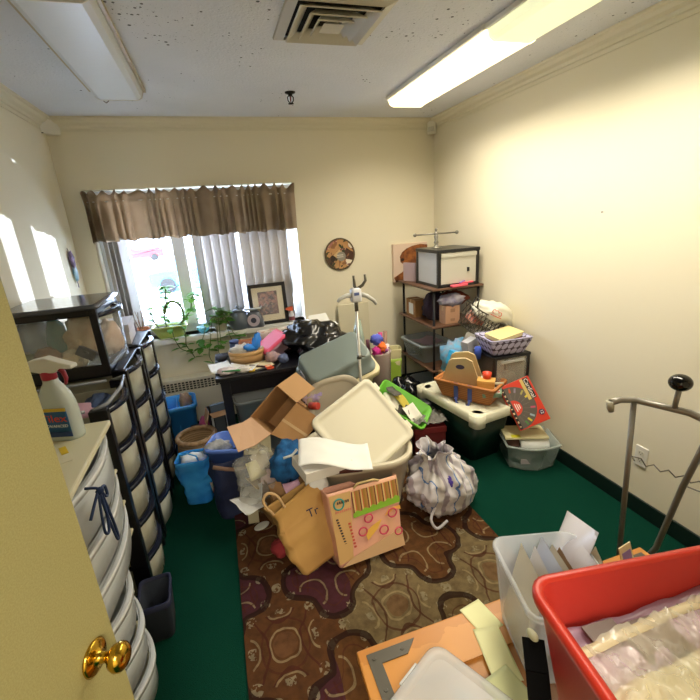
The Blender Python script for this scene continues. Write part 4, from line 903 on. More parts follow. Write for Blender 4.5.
    solo('storage_carton', MB().box((-.22, -.16, 0), (.22, .16, .36)), mat('brown_carton_low', '#8a6a48', .85), 'brown carton on the floor propping up the cream tote', 'carton', (.62, 2.47, 0), 8, bevel=.003)
    rag('plastic_wrap', 'clear plastic wrap with pink and blue bits under the grey tote edge', 'wrap', (.44, 2.33, .62), (.07, .05, .05), '#c3b6c6', 33, .45, '#8f7fb0')
    rag('dark_cloth', 'black cloth beneath the plastic wrap behind the cardboard box', 'cloth', (.40, 2.42, .42), (.13, .12, .16), '#1b1c22', 34, .25)
    solo('red_tin', MB().lathe([(.022, 0), (.022, .06), (.019, .06)], 18), mat('red_tin', '#b23a2c', .35), 'small red tin lying by the corner of the cardboard box', 'tin', (.40, 2.24, .60), rot=(80, 0, 40))
    # clamp stand
    t = thing('clamp_stand', 'slim white pole stand with a four armed hook head rising from the pile', 'stand', (.725, 2.235, 0))
    PW = mat('stand_white_metal', '#c9c6bd', .3, .5); PD = mat('stand_dark_metal', '#6d6a60', .35, .8)
    obj('pole', MB().tube([(0, 0, .02), (0, 0, 1.18)], .0085, 12), PW, t); obj('base', MB().lathe([(.07, 0), (.07, .012), (.02, .03), (.012, .04)], 28), PD, t)
    for z in (.60, .86): obj('collar', MB().lathe([(.010, z-.012), (.016, z-.012), (.016, z+.012), (.010, z+.012)], 16, cap0=False, cap1=False).tube([(.01, 0, z), (.035, -.008, z)], .005), PD, t)
    obj('neck', MB().tube([(0, 0, 1.14), (0, 0, 1.21)], .011, 12), PD, t)
    obj('head_block', MB().loft([rrect(.05, .045, .012, 1.195), rrect(.06, .055, .015, 1.205), rrect(.06, .055, .015, 1.265), rrect(.04, .035, .012, 1.275)]), mat('head_block_plastic', '#d6d8de', .3), t)
    obj('block_badge', MB().box((-.018, -.029, 1.235), (.012, -.0272, 1.252)), mat('blue_badge', '#5e6fa8', .4), t)
    A4 = mat('hook_arm_plastic', '#b9b9b4', .35)
    for s in (-1, 1): obj('arm', MB().tube([(s*.025, 0, 1.235), (s*.06, -.01, 1.238 if s < 0 else 1.225), (s*.10, -.02, 1.225 if s < 0 else 1.195), (s*.115, -.022, 1.21 if s < 0 else 1.17)], [.014, .013, .011, .008], 10), A4, t)
    for s in (-1, 1): obj('hook', MB().tube([(.01+s*.005, .0, 1.27), (.02+s*.024, .0, 1.285), (.03+s*.034, .0, 1.31), (.028+s*.034, 0, 1.345)], [.009, .009, .008, .007], 10), PD, t)
    # cardboard box, open towards us
    T, L, Bt, Rr = V(.216, 2.213, .773), V(.049, 2.194, .623), V(.138, 2.083, .552), V(.30, 2.108, .695)
    n = (L-T).cross(Rr-T).normalized(); n = n if n.y > 0 else -n; dp = n*.26
    t = axes(thing('cardboard_box', 'open brown cardboard box tipped towards us with its flaps spread', 'box'), (L+Rr)/2, (Rr-T), (L-T)); inv = t.matrix_world.inverted()
    def loc(*p): return [inv @ Vector(q) for q in p]
    cb = MB(); k = .005
    for a, b in ((T, L), (L, Bt), (Bt, Rr), (Rr, T)):
        mid = (T+L+Bt+Rr)/4; q = loc(a, b, b+dp, a+dp); cb.slab(q, k)
    q = loc(T+dp, L+dp, Bt+dp, Rr+dp); cb.slab(q, k)
    obj('carton', cb, mat('kraft_board', '#b58b5c', .85, var=(5, '#a87d4f')), t)
    o1 = V(.128, .088, .028); fl = MB().slab(loc(T, T+o1, Rr+o1, Rr), k); obj('flap', fl, mat('kraft_board_outer', '#b78f63', .85), t)
    obj('flap', MB().slab(loc(Rr, Rr+V(.118, -.068, -.095), Bt+V(.118, -.068, -.095)+(Rr-Bt)*.12, Bt), k), MC['kraft_board'], t)
    obj('flap', MB().slab(loc(L, V(.00, 2.165, .615), V(.045, 2.045, .525), Bt), k).slab(loc(V(.00, 2.165, .615), V(-.085, 2.135, .62), V(-.045, 2.02, .52), V(.045, 2.045, .525)), k), mat('kraft_board_inner', '#c9a486', .85), t)
    obj('tape', MB().slab(loc((Rr+Bt)/2+V(-.003, -.004, .003), (Rr+Bt)/2+V(.113, -.071, -.092), (Rr*.86+Bt*1.14)/2+V(.113, -.071, -.092), (Rr*.86+Bt*1.14)/2+V(-.003, -.004, .003)), .0015), mat('packing_tape', '#c2a070', .3), t)
    # what the cardboard box stands on
    rag('blue_cloth_bag', 'crumpled blue cloth bag with a white tie spilling below the cardboard box', 'bag', (.205, 2.00, .40), (.095, .07, .11), '#1f6aa8', 41, .55, '#123e6b', rz=20)
    o = bpy.data.objects['blue_cloth_bag']
    q = MB(); q.tube([(-.05, -.050, .075), (-.01, -.072, .085), (.03, -.06, .098)], .007); obj('white_tie', q, WHT, o)
    sheet('pink_card', 'pink card tucked under the blue cloth bag', 'card', (.20, 1.91, .305), .09, .07, 10, mat('pink_card', '#d8a9c0', .7), .006, rot=(25, 0, 10))
    t = thing('plastic_bag', 'clear plastic bag of papers spilling beside the blue cloth bag', 'bag', (.05, 2.10, .24), 15)
    b = MB(); b.ell((0, 0, .07), (.13, .10, .16), .35, 6, 36, 24, 3); obj('film', b, mat('clear_film', '#dfe0dc', .08, alpha=.30, bump=(30, .6)), t)
    for i, (x, y, z, w, d, rot, c) in enumerate(((-.02, -.02, .12, .12, .10, (60, 10, 20), '#d8cf9c'), (.03, .0, .16, .12, .10, (70, -20, -10), '#cfc3a6'), (-.05, -.03, .05, .13, .09, (40, 25, 50), '#c9b27e'), (.04, -.04, .06, .10, .08, (55, 0, -30), '#c9a9a0'))):
        b = MB().grid(lambda u, v: ((u-.5)*w, (v-.5)*d, .012*math.sin(u*4+i)), 8, 4); q = obj('paper_scrap', b, mat('scrap_'+c[1:], c, .8), t, solid=.001); q.location = (x, y, z); q.rotation_euler = [R(a) for a in rot]
    sheet('paper_sheet', 'white leaflet with a dark line jutting from the plastic bag of papers', 'paper', (-.04, 2.02, .19), .17, .13, 30, PAPER, .02, rot=(20, 15, 40), seed=9)
    sheet('paper_sheet', 'pale grey leaflet behind the white leaflet on the plastic bag', 'paper', (-.01, 2.05, .22), .13, .11, 10, mat('grey_leaflet', '#b8b8b0', .7), .02, rot=(30, -10, -20), seed=12)
    sheet('paper_sheet', 'cream sheet standing under the cardboard box flap', 'paper', (.06, 2.14, .47), .15, .10, 0, mat('cream_sheet', '#cfc8a4', .7), .01, rot=(48, 0, -10), seed=13)
    t = thing('cardboard_box', 'brown cardboard box on the rug under the blue cloth bag', 'box', (.17, 2.16, .012), 18)
    cb = MB(); w, d, h = .13, .11, .27
    cb.slab([(-w, -d, 0), (w, -d, 0), (w, -d, h), (-w, -d, h)], .005); cb.slab([(-w, d, 0), (-w, d, h), (w, d, h), (w, d, 0)], .005); cb.slab([(-w, -d, 0), (-w, -d, h), (-w, d, h), (-w, d, 0)], .005); cb.slab([(w, -d, 0), (w, d, 0), (w, d, h), (w, -d, h)], .005); cb.slab([(-w, -d, .005), (-w, d, .005), (w, d, .005), (w, -d, .005)], .005)
    obj('carton', cb, mat('brown_board_dark', '#97703f', .85), t); obj('flap', MB().slab([(-w, -d, h), (w, -d, h), (w, -d-.05, h-.07), (-w, -d-.05, h-.07)], .004), CARD, t)
    rag('dark_cloth', 'dark cloth filling the brown cardboard box on the rug', 'cloth', (.17, 2.16, .20), (.11, .09, .08), '#4a3a34', 43, .2)
    sheet('paper_strip', 'narrow pale card strip standing on the rug by the brown box', 'card', (-.02, 2.10, .085), .06, .15, 0, mat('khaki_card', '#a49a7c', .7), .004, rot=(70, 0, -10))
    solo('plastic_disc', MB().lathe([(.044, 0), (.046, .004), (.040, .008), (.02, .005)], 28, sy=.62), mat('grey_white_plastic', '#c4c4ba', .4), 'oval white plastic lid lying on the rug by the brown box', 'lid', (.015, 2.035, .012), 25)
    # paper bags in front
    KP = mat('kraft_paper', '#c09653', .75, var=(4, '#b1854a'))
    t = thing('paper_bag', 'plain brown kraft paper bag with twisted handles slumped behind the printed bag', 'bag', (.285, 1.70, .014), rot=(-20, -16, 12))
    b = MB(); sack(b, .25, .16, .36, 5, .05, .25, .10, r=.02, fr=7, n=72, m=24); obj('bag_body', b, KP, t, solid=.002)
    obj('handle', MB().tube([(-.11, -.05, .34), (-.125, -.055, .42), (-.09, -.06, .45), (-.055, -.055, .41), (-.05, -.05, .34)], .007, soft=5), mat('twisted_paper', '#c4a274', .8), t)
    lettering('Tr', .06, mat('dark_blue_ink', '#22284a', .6), t, Matrix.Translation((.055, -.080, .25)) @ Matrix.Rotation(R(90), 4, 'X') @ Matrix.Rotation(R(-8), 4, 'Z'))
    t = thing('printed_bag', 'stiff pink and tan bag printed with rings, stripes and a green band', 'bag', (.515, 1.64, .012), rot=(-17, 3, 7))
    PK = mat('pink_print_ground', '#dba08c', .6, var=(7, '#e2b08a')); TAN = mat('bag_tan', '#c7a066', .7); 
    b = MB(); sack(b, .36, .13, .36, 9, .010, .39, .10, r=.012, fr=5)
    obj('bag_body', b, PK, t, solid=.002)
    def face(u, z): return (u, -.0685+.012*z/.36-.004, z)
    def patch(pts, m, name, off=0):
        mb = MB(); k = len(pts); mb.add([(p[0], face(*p)[1]-.004-off, p[1]) for p in pts]+[(p[0], face(*p)[1]-.0015-off, p[1]) for p in pts], [tuple(range(k))]+[(i, (i+1) % k, k+(i+1) % k, k+i) for i in range(k)])
        return obj(name, mb, m, t)
    patch([(-.185, .02), (-.11, .03), (-.075, .352), (-.19, .352)], TAN, 'side_panel')
    patch([(-.17, .004), (.18, .004), (.175, .095), (-.11, .035)], mat('bag_tan_fold', '#c9a479', .7), 'bottom_panel', .0008)
    ST = stripes('bag_stripes', 'x', .042, [(.25, '#a87a3e'), (.15, '#6b3a2a'), (.2, '#c9b070'), (.12, '#c25a3a'), (.28, '#97742f')], .6)
    patch([(-.076, .235), (.188, .255), (.192, .345), (-.072, .345)], ST, 'striped_panel')
    gb = [(-.078, .218)]+[(-.078+.267*k/12, .236+.012*(k % 2)+.02*k/12) for k in range(13)]+[(.188, .228)]
    patch(gb, mat('bag_green', '#7fae2e', .6), 'green_band', .001)
    rm = mat('ring_print', '#c8405e', .6)
    for i, (x, z, r) in enumerate(((.0, .195, .022), (.135, .185, .024), (-.04, .14, .022), (.075, .115, .024), (.155, .085, .020))):
        q = MB(); q.tube([(x+r*math.cos(R(a*20)), face(0, z)[1]-.005, z+r*.9*math.sin(R(a*20))) for a in range(18)], .0038, 6, True); obj('ring_mark', q, rm, t)
    patch([(-.02, .09), (.04, .13), (.07, .17), (.02, .155), (-.03, .13)], mat('bag_yellow', '#e2b04a', .6), 'yellow_splash', .001)
    patch([(.09, .18), (.12, .21), (.185, .21), (.185, .19), (.15, .20)], mat('bag_orange', '#e0a24a', .6), 'orange_splash', .001)
    q = MB(); q.tube([(-.145+.026*math.cos(R(a*20)), face(0, .31)[1]-.006, .305+.026*math.sin(R(a*20))) for a in range(18)], .0045, 6, True); obj('teal_ring', q, mat('teal_ink', '#2f8c86', .6), t)
    ink = mat('bag_ink', '#3a3434', .6); red = mat('bag_red_ink', '#c2503f', .6); q = MB()
    for i in range(6): q.cbox((-.15+i*.011, face(0, .31)[1]-.007, .312), (.007, .002, .012))
    obj('logo_mark', q, ink, t); q = MB()
    for i in range(8): q.cbox((-.165+i*.011, face(0, .27)[1]-.006, .27), (.006, .002, .011))
    obj('red_mark', q, mat('bag_pink_ink', '#cf7a68', .6), t); q = MB()
    for i in range(12): q.cbox((-.165+i*.003, face(0, .2)[1]-.006, .235-i*.014), (.012, .002, .007))
    obj('side_mark', q, ink, t); q = MB()
    for i in range(8): q.cbox((-.105+i*.002, face(0, .2)[1]-.006, .20-i*.017), (.012, .002, .009))
    obj('dotted_mark', q, red, t)
    obj('handle', MB().tube([(-.05, -.05, .355), (-.03, -.055, .375), (.06, -.055, .372), (.09, -.05, .36)], .006), mat('cream_handle', '#c8b27c', .8), t)
    b = MB(); b.ell((0, 0, 0), (.06, .035, .07), .3, 3); solo('tissue', b, PAPER, 'white tissue between the kraft paper bag and the oval tote', 'tissue', (.315, 1.80, .36), 0)
    rag('red_cloth', 'dark red cloth scrap on the rug behind the kraft paper bag', 'cloth', (.10, 1.80, .045), (.06, .06, .035), '#8f2b30', 45, .3)
    # striped plastic bag
    t = thing('plastic_sack', 'white plastic sack with blue and grey stripes stuffed full on the carpet edge', 'sack', (1.055, 1.835, .02), 18)
    SM = stripes('sack_stripes', 'x', .11, [(.40, '#d3d0d4'), (.05, '#4f78b4'), (.33, '#cdc9c6'), (.22, '#a39aa4')], .3, .03, Alpha=1)
    b = MB(); loops = []; pr = [(0, .10), (.03, .165), (.15, .20), (.38, .205), (.58, .175), (.74, .115), (.84, .075), (.92, .07), (1, .095)]
    for j in range(49):
        v = j/48
        for k in range(len(pr)-1):
            if pr[k][0] <= v <= pr[k+1][0]: f = (v-pr[k][0])/(pr[k+1][0]-pr[k][0]); f = f*f*(3-2*f); rr = pr[k][1]*(1-f)+pr[k+1][1]*f
        l = []
        for q in range(120):
            a = 2*PI*q/120; d = Vector((math.cos(a), math.sin(a), v*1.6))
            pl = math.sin(a*7+2.5*noise.noise(d*1.3))*(.03+.20*v**1.5)+.5*math.sin(a*15+3*v+2*noise.noise(d*2))*(.03+.10*v)
            cr_ = .16*noise.noise(d*2.1+Vector((3, 0, 0)))+.11*abs(noise.noise(d*5))-.07*abs(noise.noise(d*9))
            r2 = rr*(1+pl+cr_*(1 if v > .02 else .3))
            l.append((r2*math.cos(a)-.085*v*v, r2*.88*math.sin(a)-.02*v*v, .40*v+(.05*noise.noise(Vector((a, 0, 4)))*(v > .8)*(v-.8)*5)))
        loops.append(l)
    b.loft(loops, True, False)
    obj('film', b, SM, t, solid=.0015)
    b = MB(); b.ell((-.075, -.12, .22), (.022, .03, .045), .3, 2); obj('purple_content', b, mat('purple_cloth', '#4e3aa0', .6), t)
    obj('handle', MB().tube([(-.16, -.10, .10), (-.215, -.12, .06), (-.20, -.15, .01), (-.13, -.16, .03)], .008, soft=5), mat('sack_white', '#c9c7cc', .35), t)
pile()
# ------------------------------------------------------------------ the corner rack and what it carries
def corner():
    BM = mat('black_rack_metal', '#17161a', .4, .5); SW = stripes('rack_wood', 'y', .07, [(.5, '#6c4c38'), (.5, '#5f4230')], .5, .03)
    t = thing('shelf_rack', 'black metal rack with brown wooden shelves in the corner', 'shelf', (0, 0, 0))
    x0, x1, y0, y1 = 1.57, 1.97, 2.86, 3.42
    for x in (x0, x1):
        for y in (y0, y1): obj('post', MB().tube([(x, y, 0), (x, y, 1.09)], .010, 10), BM, t)
    for z in (.40, .775, 1.075):
        obj('shelf', MB().box((x0-.03, y0-.03, z), (x1+.03, y1+.05, z+.016)), SW, t, bevel=.003)
        r = MB()
        for a, b in (((x0, y0), (x1, y0)), ((x1, y0), (x1, y1)), ((x1, y1), (x0, y1)), ((x0, y1), (x0, y0))): r.tube([(a[0], a[1], z-.008), (b[0], b[1], z-.008)], .006, 6)
        obj('shelf_rail', r, BM, t)
    # black framed drawer box on top
    t = thing('drawer_box', 'black framed single drawer box with frosted sides on top of the rack', 'drawer box', (0, 0, 1.092))
    a0, a1, b0, b1, h = 1.60, 1.965, 2.85, 3.22, .285; p = .028; f = MB()
    for x in (a0, a1-p):
        for y in (b0, b1-p): f.box((x, y, 0), (x+p, y+p, h))
    f.box((a0-.004, b0-.004, h-.022), (a1+.004, b1+.004, h+.004)); f.box((a0, b0, 0), (a1, b1, .022))
    obj('frame', f, BLK, t, bevel=.004)
    FR = mat('frosted_panel', '#d2d3d2', .3, alpha=.9)
    obj('side_panel', MB().box((a0+.006, b0+p, .022), (a0+.010, b1-p, h-.022)), FR, t)
    d = obj('drawer', MB().box((a0+p, b0+.004, .025), (a1-p, b0+.010, h-.024)).box((a0+p, b0+.01, .025), (a1-p, b1-.02, .030)).box((a0+p, b0-.006, h-.055), (a1-p, b0+.006, h-.028)), mat('frosted_front', '#c8c5b8', .35, alpha=.93), t)
    obj('drawer_latch', MB().cbox((a1-.10, b0-.001, .125), (.018, .012, .032)), BLK, d, bevel=.003)
    # T stand
    t = thing('necklace_stand', 'pewter T bar stand with ball ends standing on the frosted drawer box', 'stand', (1.70, 3.06, 1.382), -6)
    PW = mat('pewter', '#8d8a80', .35, .7)
    obj('base', MB().lathe([(.045, 0), (.045, .006), (.02, .012), (.012, .03), (.02, .045), (.012, .06), (.018, .09), (.010, .11)], 20), PW, t)
    obj('bar', MB().tube([(-.17, 0, .112), (.17, 0, .112)], .006, 10), PW, t)
    q = MB(); q.ell((0, 0, .112), (.018, .014, .018)); q.ell((0, 0, .143), (.011, .011, .014)); obj('finial', q, PW, t)
    for s in (-1, 1): q = MB(); q.ell((s*.178, 0, .112), (.015, .012, .015)); obj('end_ball', q, PW, t)
    t = thing('pink_toy', 'pink and lilac plastic toy lying at the front edge of the top shelf', 'toy', (1.80, 2.835, 1.092), 8)
    obj('body', MB().box((-.10, -.018, 0), (.05, .02, .018)).box((-.02, -.012, .018), (.11, .012, .03)), mat('coral_pink', '#ea5d72', .4), t, bevel=.004); obj('accent', MB().tube([(-.03, -.01, .03), (.03, 0, .04)], .006), mat('lilac_plastic', '#8f6fc0', .4), t)
    solo('book', MB().box((-.012, -.07, 0), (.012, .07, .16)).box((.016, -.07, 0), (.030, .07, .15)), mat('mauve_cover', '#b19a9a', .6), 'mauve book standing at the open end of the top shelf by the bear picture', 'book', (1.60, 3.34, 1.092), 25, bevel=.002)
    rag('dark_cloth', 'orange brown cloth hanging under the front of the top shelf', 'cloth', (1.82, 2.98, .97), (.12, .08, .06), '#7a3820', 51, .3)
    # middle shelf
    def carton(label, c, s, m, rz=0, lab=None):
        t = thing('small_carton', label, 'carton', c, rz); w, d, h = s
        obj('carton', MB().box((-w/2, -d/2, 0), (w/2, d/2, h)), m, t, bevel=.002)
        obj('tape', MB().box((-w/2-.001, -.012, h-.04), (w/2+.001, .012, h+.001)), mat('packing_tape', '#c2a070', .3), t)
        if lab == 'x': obj('address_label', MB().box((-w/2-.0015, -d*.28, h*.15), (-w/2-.0002, d*.2, h*.8)), PAPER, t)
        if lab == 'y': q = MB(); q.box((-.02, -d/2-.0012, h*.65), (.02, -d/2, h*.85)); q.box((-.02, -d/2-.0012, h*.15), (.02, -d/2, h*.3)); obj('carton_mark', q, mat('faded_ink', '#9a7458', .7), t)
        return t
    carton('small brown carton with a white label at the wall end of the middle shelf', (1.625, 3.28, .792), (.11, .18, .15), mat('carton_tan', '#a5794c', .8), 0, 'x')
    carton('small pinkish brown carton with faded stamps on the front of the middle shelf', (1.735, 2.905, .792), (.13, .10, .145), mat('carton_pink_tan', '#b98e70', .8), 0, 'y')
    rag('dark_cloth', 'dark plum cloth piled in the middle of the middle shelf', 'cloth', (1.70, 3.09, .90), (.10, .10, .12), '#2c1c2c', 53, .3)
    rag('plastic_bag', 'lavender grey plastic bag on top of the pinkish brown carton', 'bag', (1.76, 2.92, .975), (.11, .08, .05), '#807a95', 54, .35, '#b9b4be')
    # low shelf
    t = thing('storage_bin', 'clear bin of papers on the low shelf of the rack', 'bin', (1.68, 3.20, .417), 4)
    obj('tub', MB().bin(.24, .32, .30, .40, .17, .004, .014, .04), mat('clear_bin2', '#aeb9bd', .2, alpha=.55), t)
    sheet('paper_stack', 'mauve paper stack in the clear bin on the low shelf', 'paper', (1.66, 3.18, .565), .20, .22, 10, mat('mauve_paper', '#9c8488', .8), .02, seed=21)
    rag('fabric_bundle', 'beige cloth lying in the clear bin on the low shelf', 'fabric', (1.68, 3.20, .48), (.11, .15, .045), '#9a937c', 55, .2)
    t = thing('plastic_dish', 'shallow frosted dish under the low shelf of the rack', 'dish', (1.66, 3.10, .15), 0)
    obj('dish', MB().bin(.20, .24, .28, .32, .09, .004, .01, .06), mat('frosted_dish', '#9aa3a6', .3, alpha=.8), t)
    solo('storage_carton', MB().box((-.13, -.15, 0), (.13, .15, .148)), mat('black_carton2', '#17171b', .6), 'black carton on the floor beneath the frosted dish', 'carton', (1.66, 3.10, 0), bevel=.003)
    b = MB(); b.ell((0, 0, .16), (.17, .20, .17), .3, 12, 32, 20); solo('garbage_bag', b, MC['black_bag_film'], 'black bag on the floor between the gift wrap bin and the rack', 'bag', (1.36, 2.98, 0), 0)
    rag('plastic_bag', 'plastic bag with a bright blue print between the rack and the woven tan basket', 'bag', (1.66, 2.66, .58), (.13, .10, .14), '#8b8996', 57, .35, '#5fa8cf')
    solo('blue_carton', MB().cbox((0, 0, 0), (.07, .05, .11)), mat('sky_blue_print', '#3aa6dc', .4), 'small sky blue packet in the plastic bag beside the rack', 'packet', (1.575, 2.585, .61), rot=(10, 12, 20), bevel=.004)
    t = thing('storage_carton', 'plain carton on the floor under the plastic bag beside the rack', 'carton', (1.68, 2.70, 0)); obj('carton', MB().box((-.11, -.09, 0), (.11, .09, .44)), CARD, t, bevel=.003)
    # gift wrap bin
    t = thing('gift_wrap_bin', 'tall frosted bin of ribbons and gift wrap by the back wall', 'bin', (1.075, 2.83, 0))
    obj('tub', MB().lathe([(.075, 0), (.095, .66), (.10, .67), (.091, .67), (.071, .012), (.01, .012)], 28), mat('frosted_pinkish', '#cfbdb4', .25, alpha=.62), t)
    for nm, lb, p0, p1, r, c in (('wrap_roll', 'brown patterned wrap roll in the frosted bin', (.05, .04, .1), (.085, .06, .80), .016, '#8a6a58'), ('wrap_roll', 'magenta wrap roll in the frosted bin', (.01, .03, .1), (.04, .05, .80), .017, '#b8376e'), ('wrap_roll', 'maroon wrap roll in the frosted bin', (-.04, .02, .1), (-.07, .04, .76), .014, '#5f2a38'), ('wrap_roll', 'white wrap roll in the frosted bin', (.02, -.04, .1), (.055, -.05, .73), .014, '#d9d0d0')):
        o = solo(nm, MB().tube([V(*p0), V(*p1)], r, 12), mat('roll_'+c[1:], c, .5), lb, 'wrap roll', (1.075, 2.83, 0))
    for lb, c, r, col, s in (('blue violet ribbon bow on top of the gift wrap bin', (1.055, 2.81, .77), (.045, .04, .04), '#5a66cc', 1), ('orange ribbon bow at the front of the gift wrap bin', (1.085, 2.775, .715), (.03, .03, .035), '#e8702c', 2), ('hot magenta ribbon bow low in the gift wrap bin', (1.04, 2.775, .685), (.035, .03, .04), '#c02c86', 3), ('mauve ribbon bow beside the orange bow', (1.115, 2.79, .69), (.03, .03, .03), '#a05a9a', 4)):
        rag('ribbon_bow', lb, 'bow', c, r, col, s, .5, fr=5)
    rag('gift_tissue', 'pink tissue crammed inside the frosted gift wrap bin', 'tissue', (1.075, 2.83, .42), (.06, .06, .20), '#c08a98', 58, .2)
    t = thing('gift_bag', 'lime green and cream gift bag standing beside the gift wrap bin', 'bag', (1.285, 3.12, 0), -10)
    b = MB(); sack(b, .16, .10, .50, 11, .012, .19, .11, r=.01); obj('bag_body', b, mat('lime_gift', '#93b13c', .5), t, solid=.002)
    b = MB(); sack(b, .165, .105, .16, 12, .012, .20, .12, r=.01); q = obj('cream_band', b, mat('cream_gift', '#cfc79a', .5), t, solid=.002); q.location = (0, 0, .42)
    # clear clamshell by the back wall
    t = thing('clear_clamshell', 'greenish clear plastic clamshell leaning upright behind the grey tote', 'package', (.955, 2.96, .50), rot=(-8, 6, 10))
    b = MB(); b.loft([rrect(.03, .10, .012, 0), rrect(.05, .13, .02, .08), rrect(.05, .13, .02, .26), rrect(.02, .06, .01, .40)]); obj('shell', b, mat('green_clear', '#a9bfae', .1, alpha=.55), t)
    solo('storage_carton', MB().box((-.08, -.08, 0), (.08, .08, .495)), mat('grey_carton', '#7d776e', .8), 'grey carton under the greenish clear clamshell', 'carton', (.955, 3.02, 0), bevel=.003)
    solo('white_board', MB().box((-.15, -.01, 0), (.15, .01, .62)), mat('cream_board', '#d9d0b2', .7), 'large pale board leaning on the back wall behind the gift wrap bin', 'board', (1.14, 3.585, .28), rot=(-3, 0, 0), bevel=.003)
    solo('storage_carton', MB().box((-.15, -.05, 0), (.15, .05, .275)), mat('cream_carton', '#bfae88', .8), 'low cream carton under the pale board at the back wall', 'carton', (1.14, 3.57, 0), bevel=.003)
corner()

def right_side():
    # lime green crate tipped behind the cream lid
    t = thing('green_crate', 'lime green plastic tray of papers tipped up behind the leaning cream lid', 'tray', (0, 0, 0))
    GR = mat('lime_plastic', '#6cb83a', .3)
    c = [V(1.02, 2.60, .52), V(1.30, 2.42, .31), V(1.16, 2.28, .24), V(.88, 2.46, .45)]
    ex = c[1]-c[0]; ey = c[0]-c[3]; axes(t, (c[0]+c[2])/2, ex, ey); w, d = ex.length, ey.length
    b = MB(); b.X = Matrix.Translation((0, 0, -.10)); b.bin(w-.05, d-.05, w, d, .12, .004, .008, .03); obj('tub', b, GR, t)
    for i, (x, y, w2, d2, rz, cc) in enumerate(((-.06, .0, .16, .12, 20, '#d8d2c0'), (.02, .03, .20, .07, -15, '#c9b64a'), (-.02, -.05, .18, .08, 35, '#3a3530'), (.08, -.02, .10, .12, 60, '#e0dcd0'), (-.10, .05, .10, .07, -40, '#55504a'))):
        q = MB().grid(lambda u, v: ((u-.5)*w2, (v-.5)*d2, .02*math.sin(u*4+i)), 8, 4); o = obj('paper_scrap', q, mat('tray_'+cc[1:], cc, .7), t, solid=.0015); o.location = (x, y, -.03+.012*i); o.rotation_euler = (0, 0, R(rz))
    solo('storage_carton', MB().box((-.12, -.10, 0), (.12, .10, .225)), mat('dark_carton3', '#2c2422', .8), 'dark carton on the floor propping up the lime green tray', 'carton', (1.12, 2.52, 0), 30, bevel=.003)
    # dark red box with grey plastic
    t = thing('red_box', 'dark red box on the carpet behind the striped sack', 'box', (1.27, 2.47, 0), -12)
    obj('carton', MB().box((-.11, -.17, 0), (.11, .17, .22)), mat('dark_red_board', '#5e1717', .55), t, bevel=.004); obj('lid', MB().box((-.115, -.175, .19), (.115, .175, .235)), mat('dark_red_lid', '#6b1b1a', .5), t, bevel=.004)
    q = MB(); q.grid(lambda u, v: ((u-.5)*.26, (v-.5)*.36, .012+.030*noise.noise(Vector((u*5, v*5, 4)))+.02*noise.noise(Vector((u*11, v*11, 1)))), 30, 30)
    solo('plastic_sheet', q, mat('grey_film', '#7d7a74', .15, alpha=.85), 'crinkled grey plastic packet on top of the dark red box', 'packet', (1.265, 2.47, .262), -12, solid=.002)
    solo('dark_pouch', MB().loft([rrect(.14, .09, .02, 0), rrect(.15, .10, .03, .02), rrect(.12, .07, .03, .03)]), mat('dark_slate', '#2a2c34', .4), 'dark slate pouch lying on the crinkled grey packet', 'pouch', (1.29, 2.54, .30), -20)
    rag('dark_cloth', 'black cloth heap on the floor beyond the dark red box', 'cloth', (1.42, 2.84, .10), (.13, .10, .11), '#131318', 61, .25)
    # white lid on a dark tote
    t = thing('storage_tote', 'dark green storage tote with a big white lid holding up the woven tan basket', 'tote', (1.565, 2.375, 0), 9)
    WL = mat('white_lid_plastic', '#dcdac2', .35)
    b = MB(); b.loft([rrect(.26, .44, .04, 0), rrect(.33, .54, .05, .33)]); obj('tub', b, mat('dark_green_tub', '#0b2a22', .4), t)
    l = MB(); l.loft([rrect(.40, .64, .06, .335), rrect(.42, .66, .065, .345), rrect(.415, .655, .065, .395), rrect(.395, .635, .06, .405), rrect(.36, .60, .05, .405), rrect(.35, .59, .05, .400)])
    for sx in (-1, 1):
        for sy in (-1, 1): l.X = Matrix.Translation((sx*.165, sy*.285, 0)); l.loft([rrect(.095, .095, .035, .315), rrect(.097, .097, .035, .40)])
    l.X = Matrix.Identity(4); obj('lid', l, WL, t)
    # woven tan basket
    t = thing('woven_basket', 'rectangular orange tan woven basket with a navy ribbon loop on the white lid', 'basket', (1.545, 2.31, .408), -58)
    WV = stripes('tan_weave', 'z', .016, [(.6, '#b0713a'), (.4, '#94592b')], .7, .006)
    b = MB(); b.bin(.36, .16, .43, .23, .135, .008, .008, .02, .02); obj('wall', b, WV, t)
    NV = mat('navy_ribbon', '#3d4a86', .6)
    q = MB(); q.slab([(-.03, -.122, .135), (-.06, -.122, .135), (-.06, -.118, .02), (-.03, -.118, .02)], .004); obj('ribbon', q, NV, t); q = MB(); q.slab([(.07, -.122, .135), (.04, -.122, .135), (.04, -.118, .02), (.07, -.118, .02)], .004)
    q.tube([(-.045, -.118, .03), (-.04, -.122, -.01), (.005, -.126, -.025), (.05, -.122, -.01), (.055, -.118, .03)], .010, 8); obj('ribbon', q, NV, t)
    CRM = mat('natural_canvas', '#e0cda2', .75, var=(5, '#d3bd8e'))
    t2 = thing('wooden_cutout', 'pale wooden handled tote shape standing in the woven tan basket', 'craft blank', (1.54, 2.37, .47), rot=(20, -6, -50))
    q = MB(); prof = [(-.15, 0), (.13, 0), (.13, .05), (.11, .25), (.07, .275), (-.02, .27), (-.05, .25), (-.15, .06)]; k = len(prof)
    for y in (-.035, .035): q.loft([[(x, y-.004, z) for x, z in prof], [(x, y+.004, z) for x, z in prof]], smooth=False)
    obj('side_panel', q, CRM, t2); obj('end_panel', MB().box((-.14, -.03, 0), (-.135, .03, .05)).box((.135, -.03, 0), (.14, .03, .05)), CRM, t2)
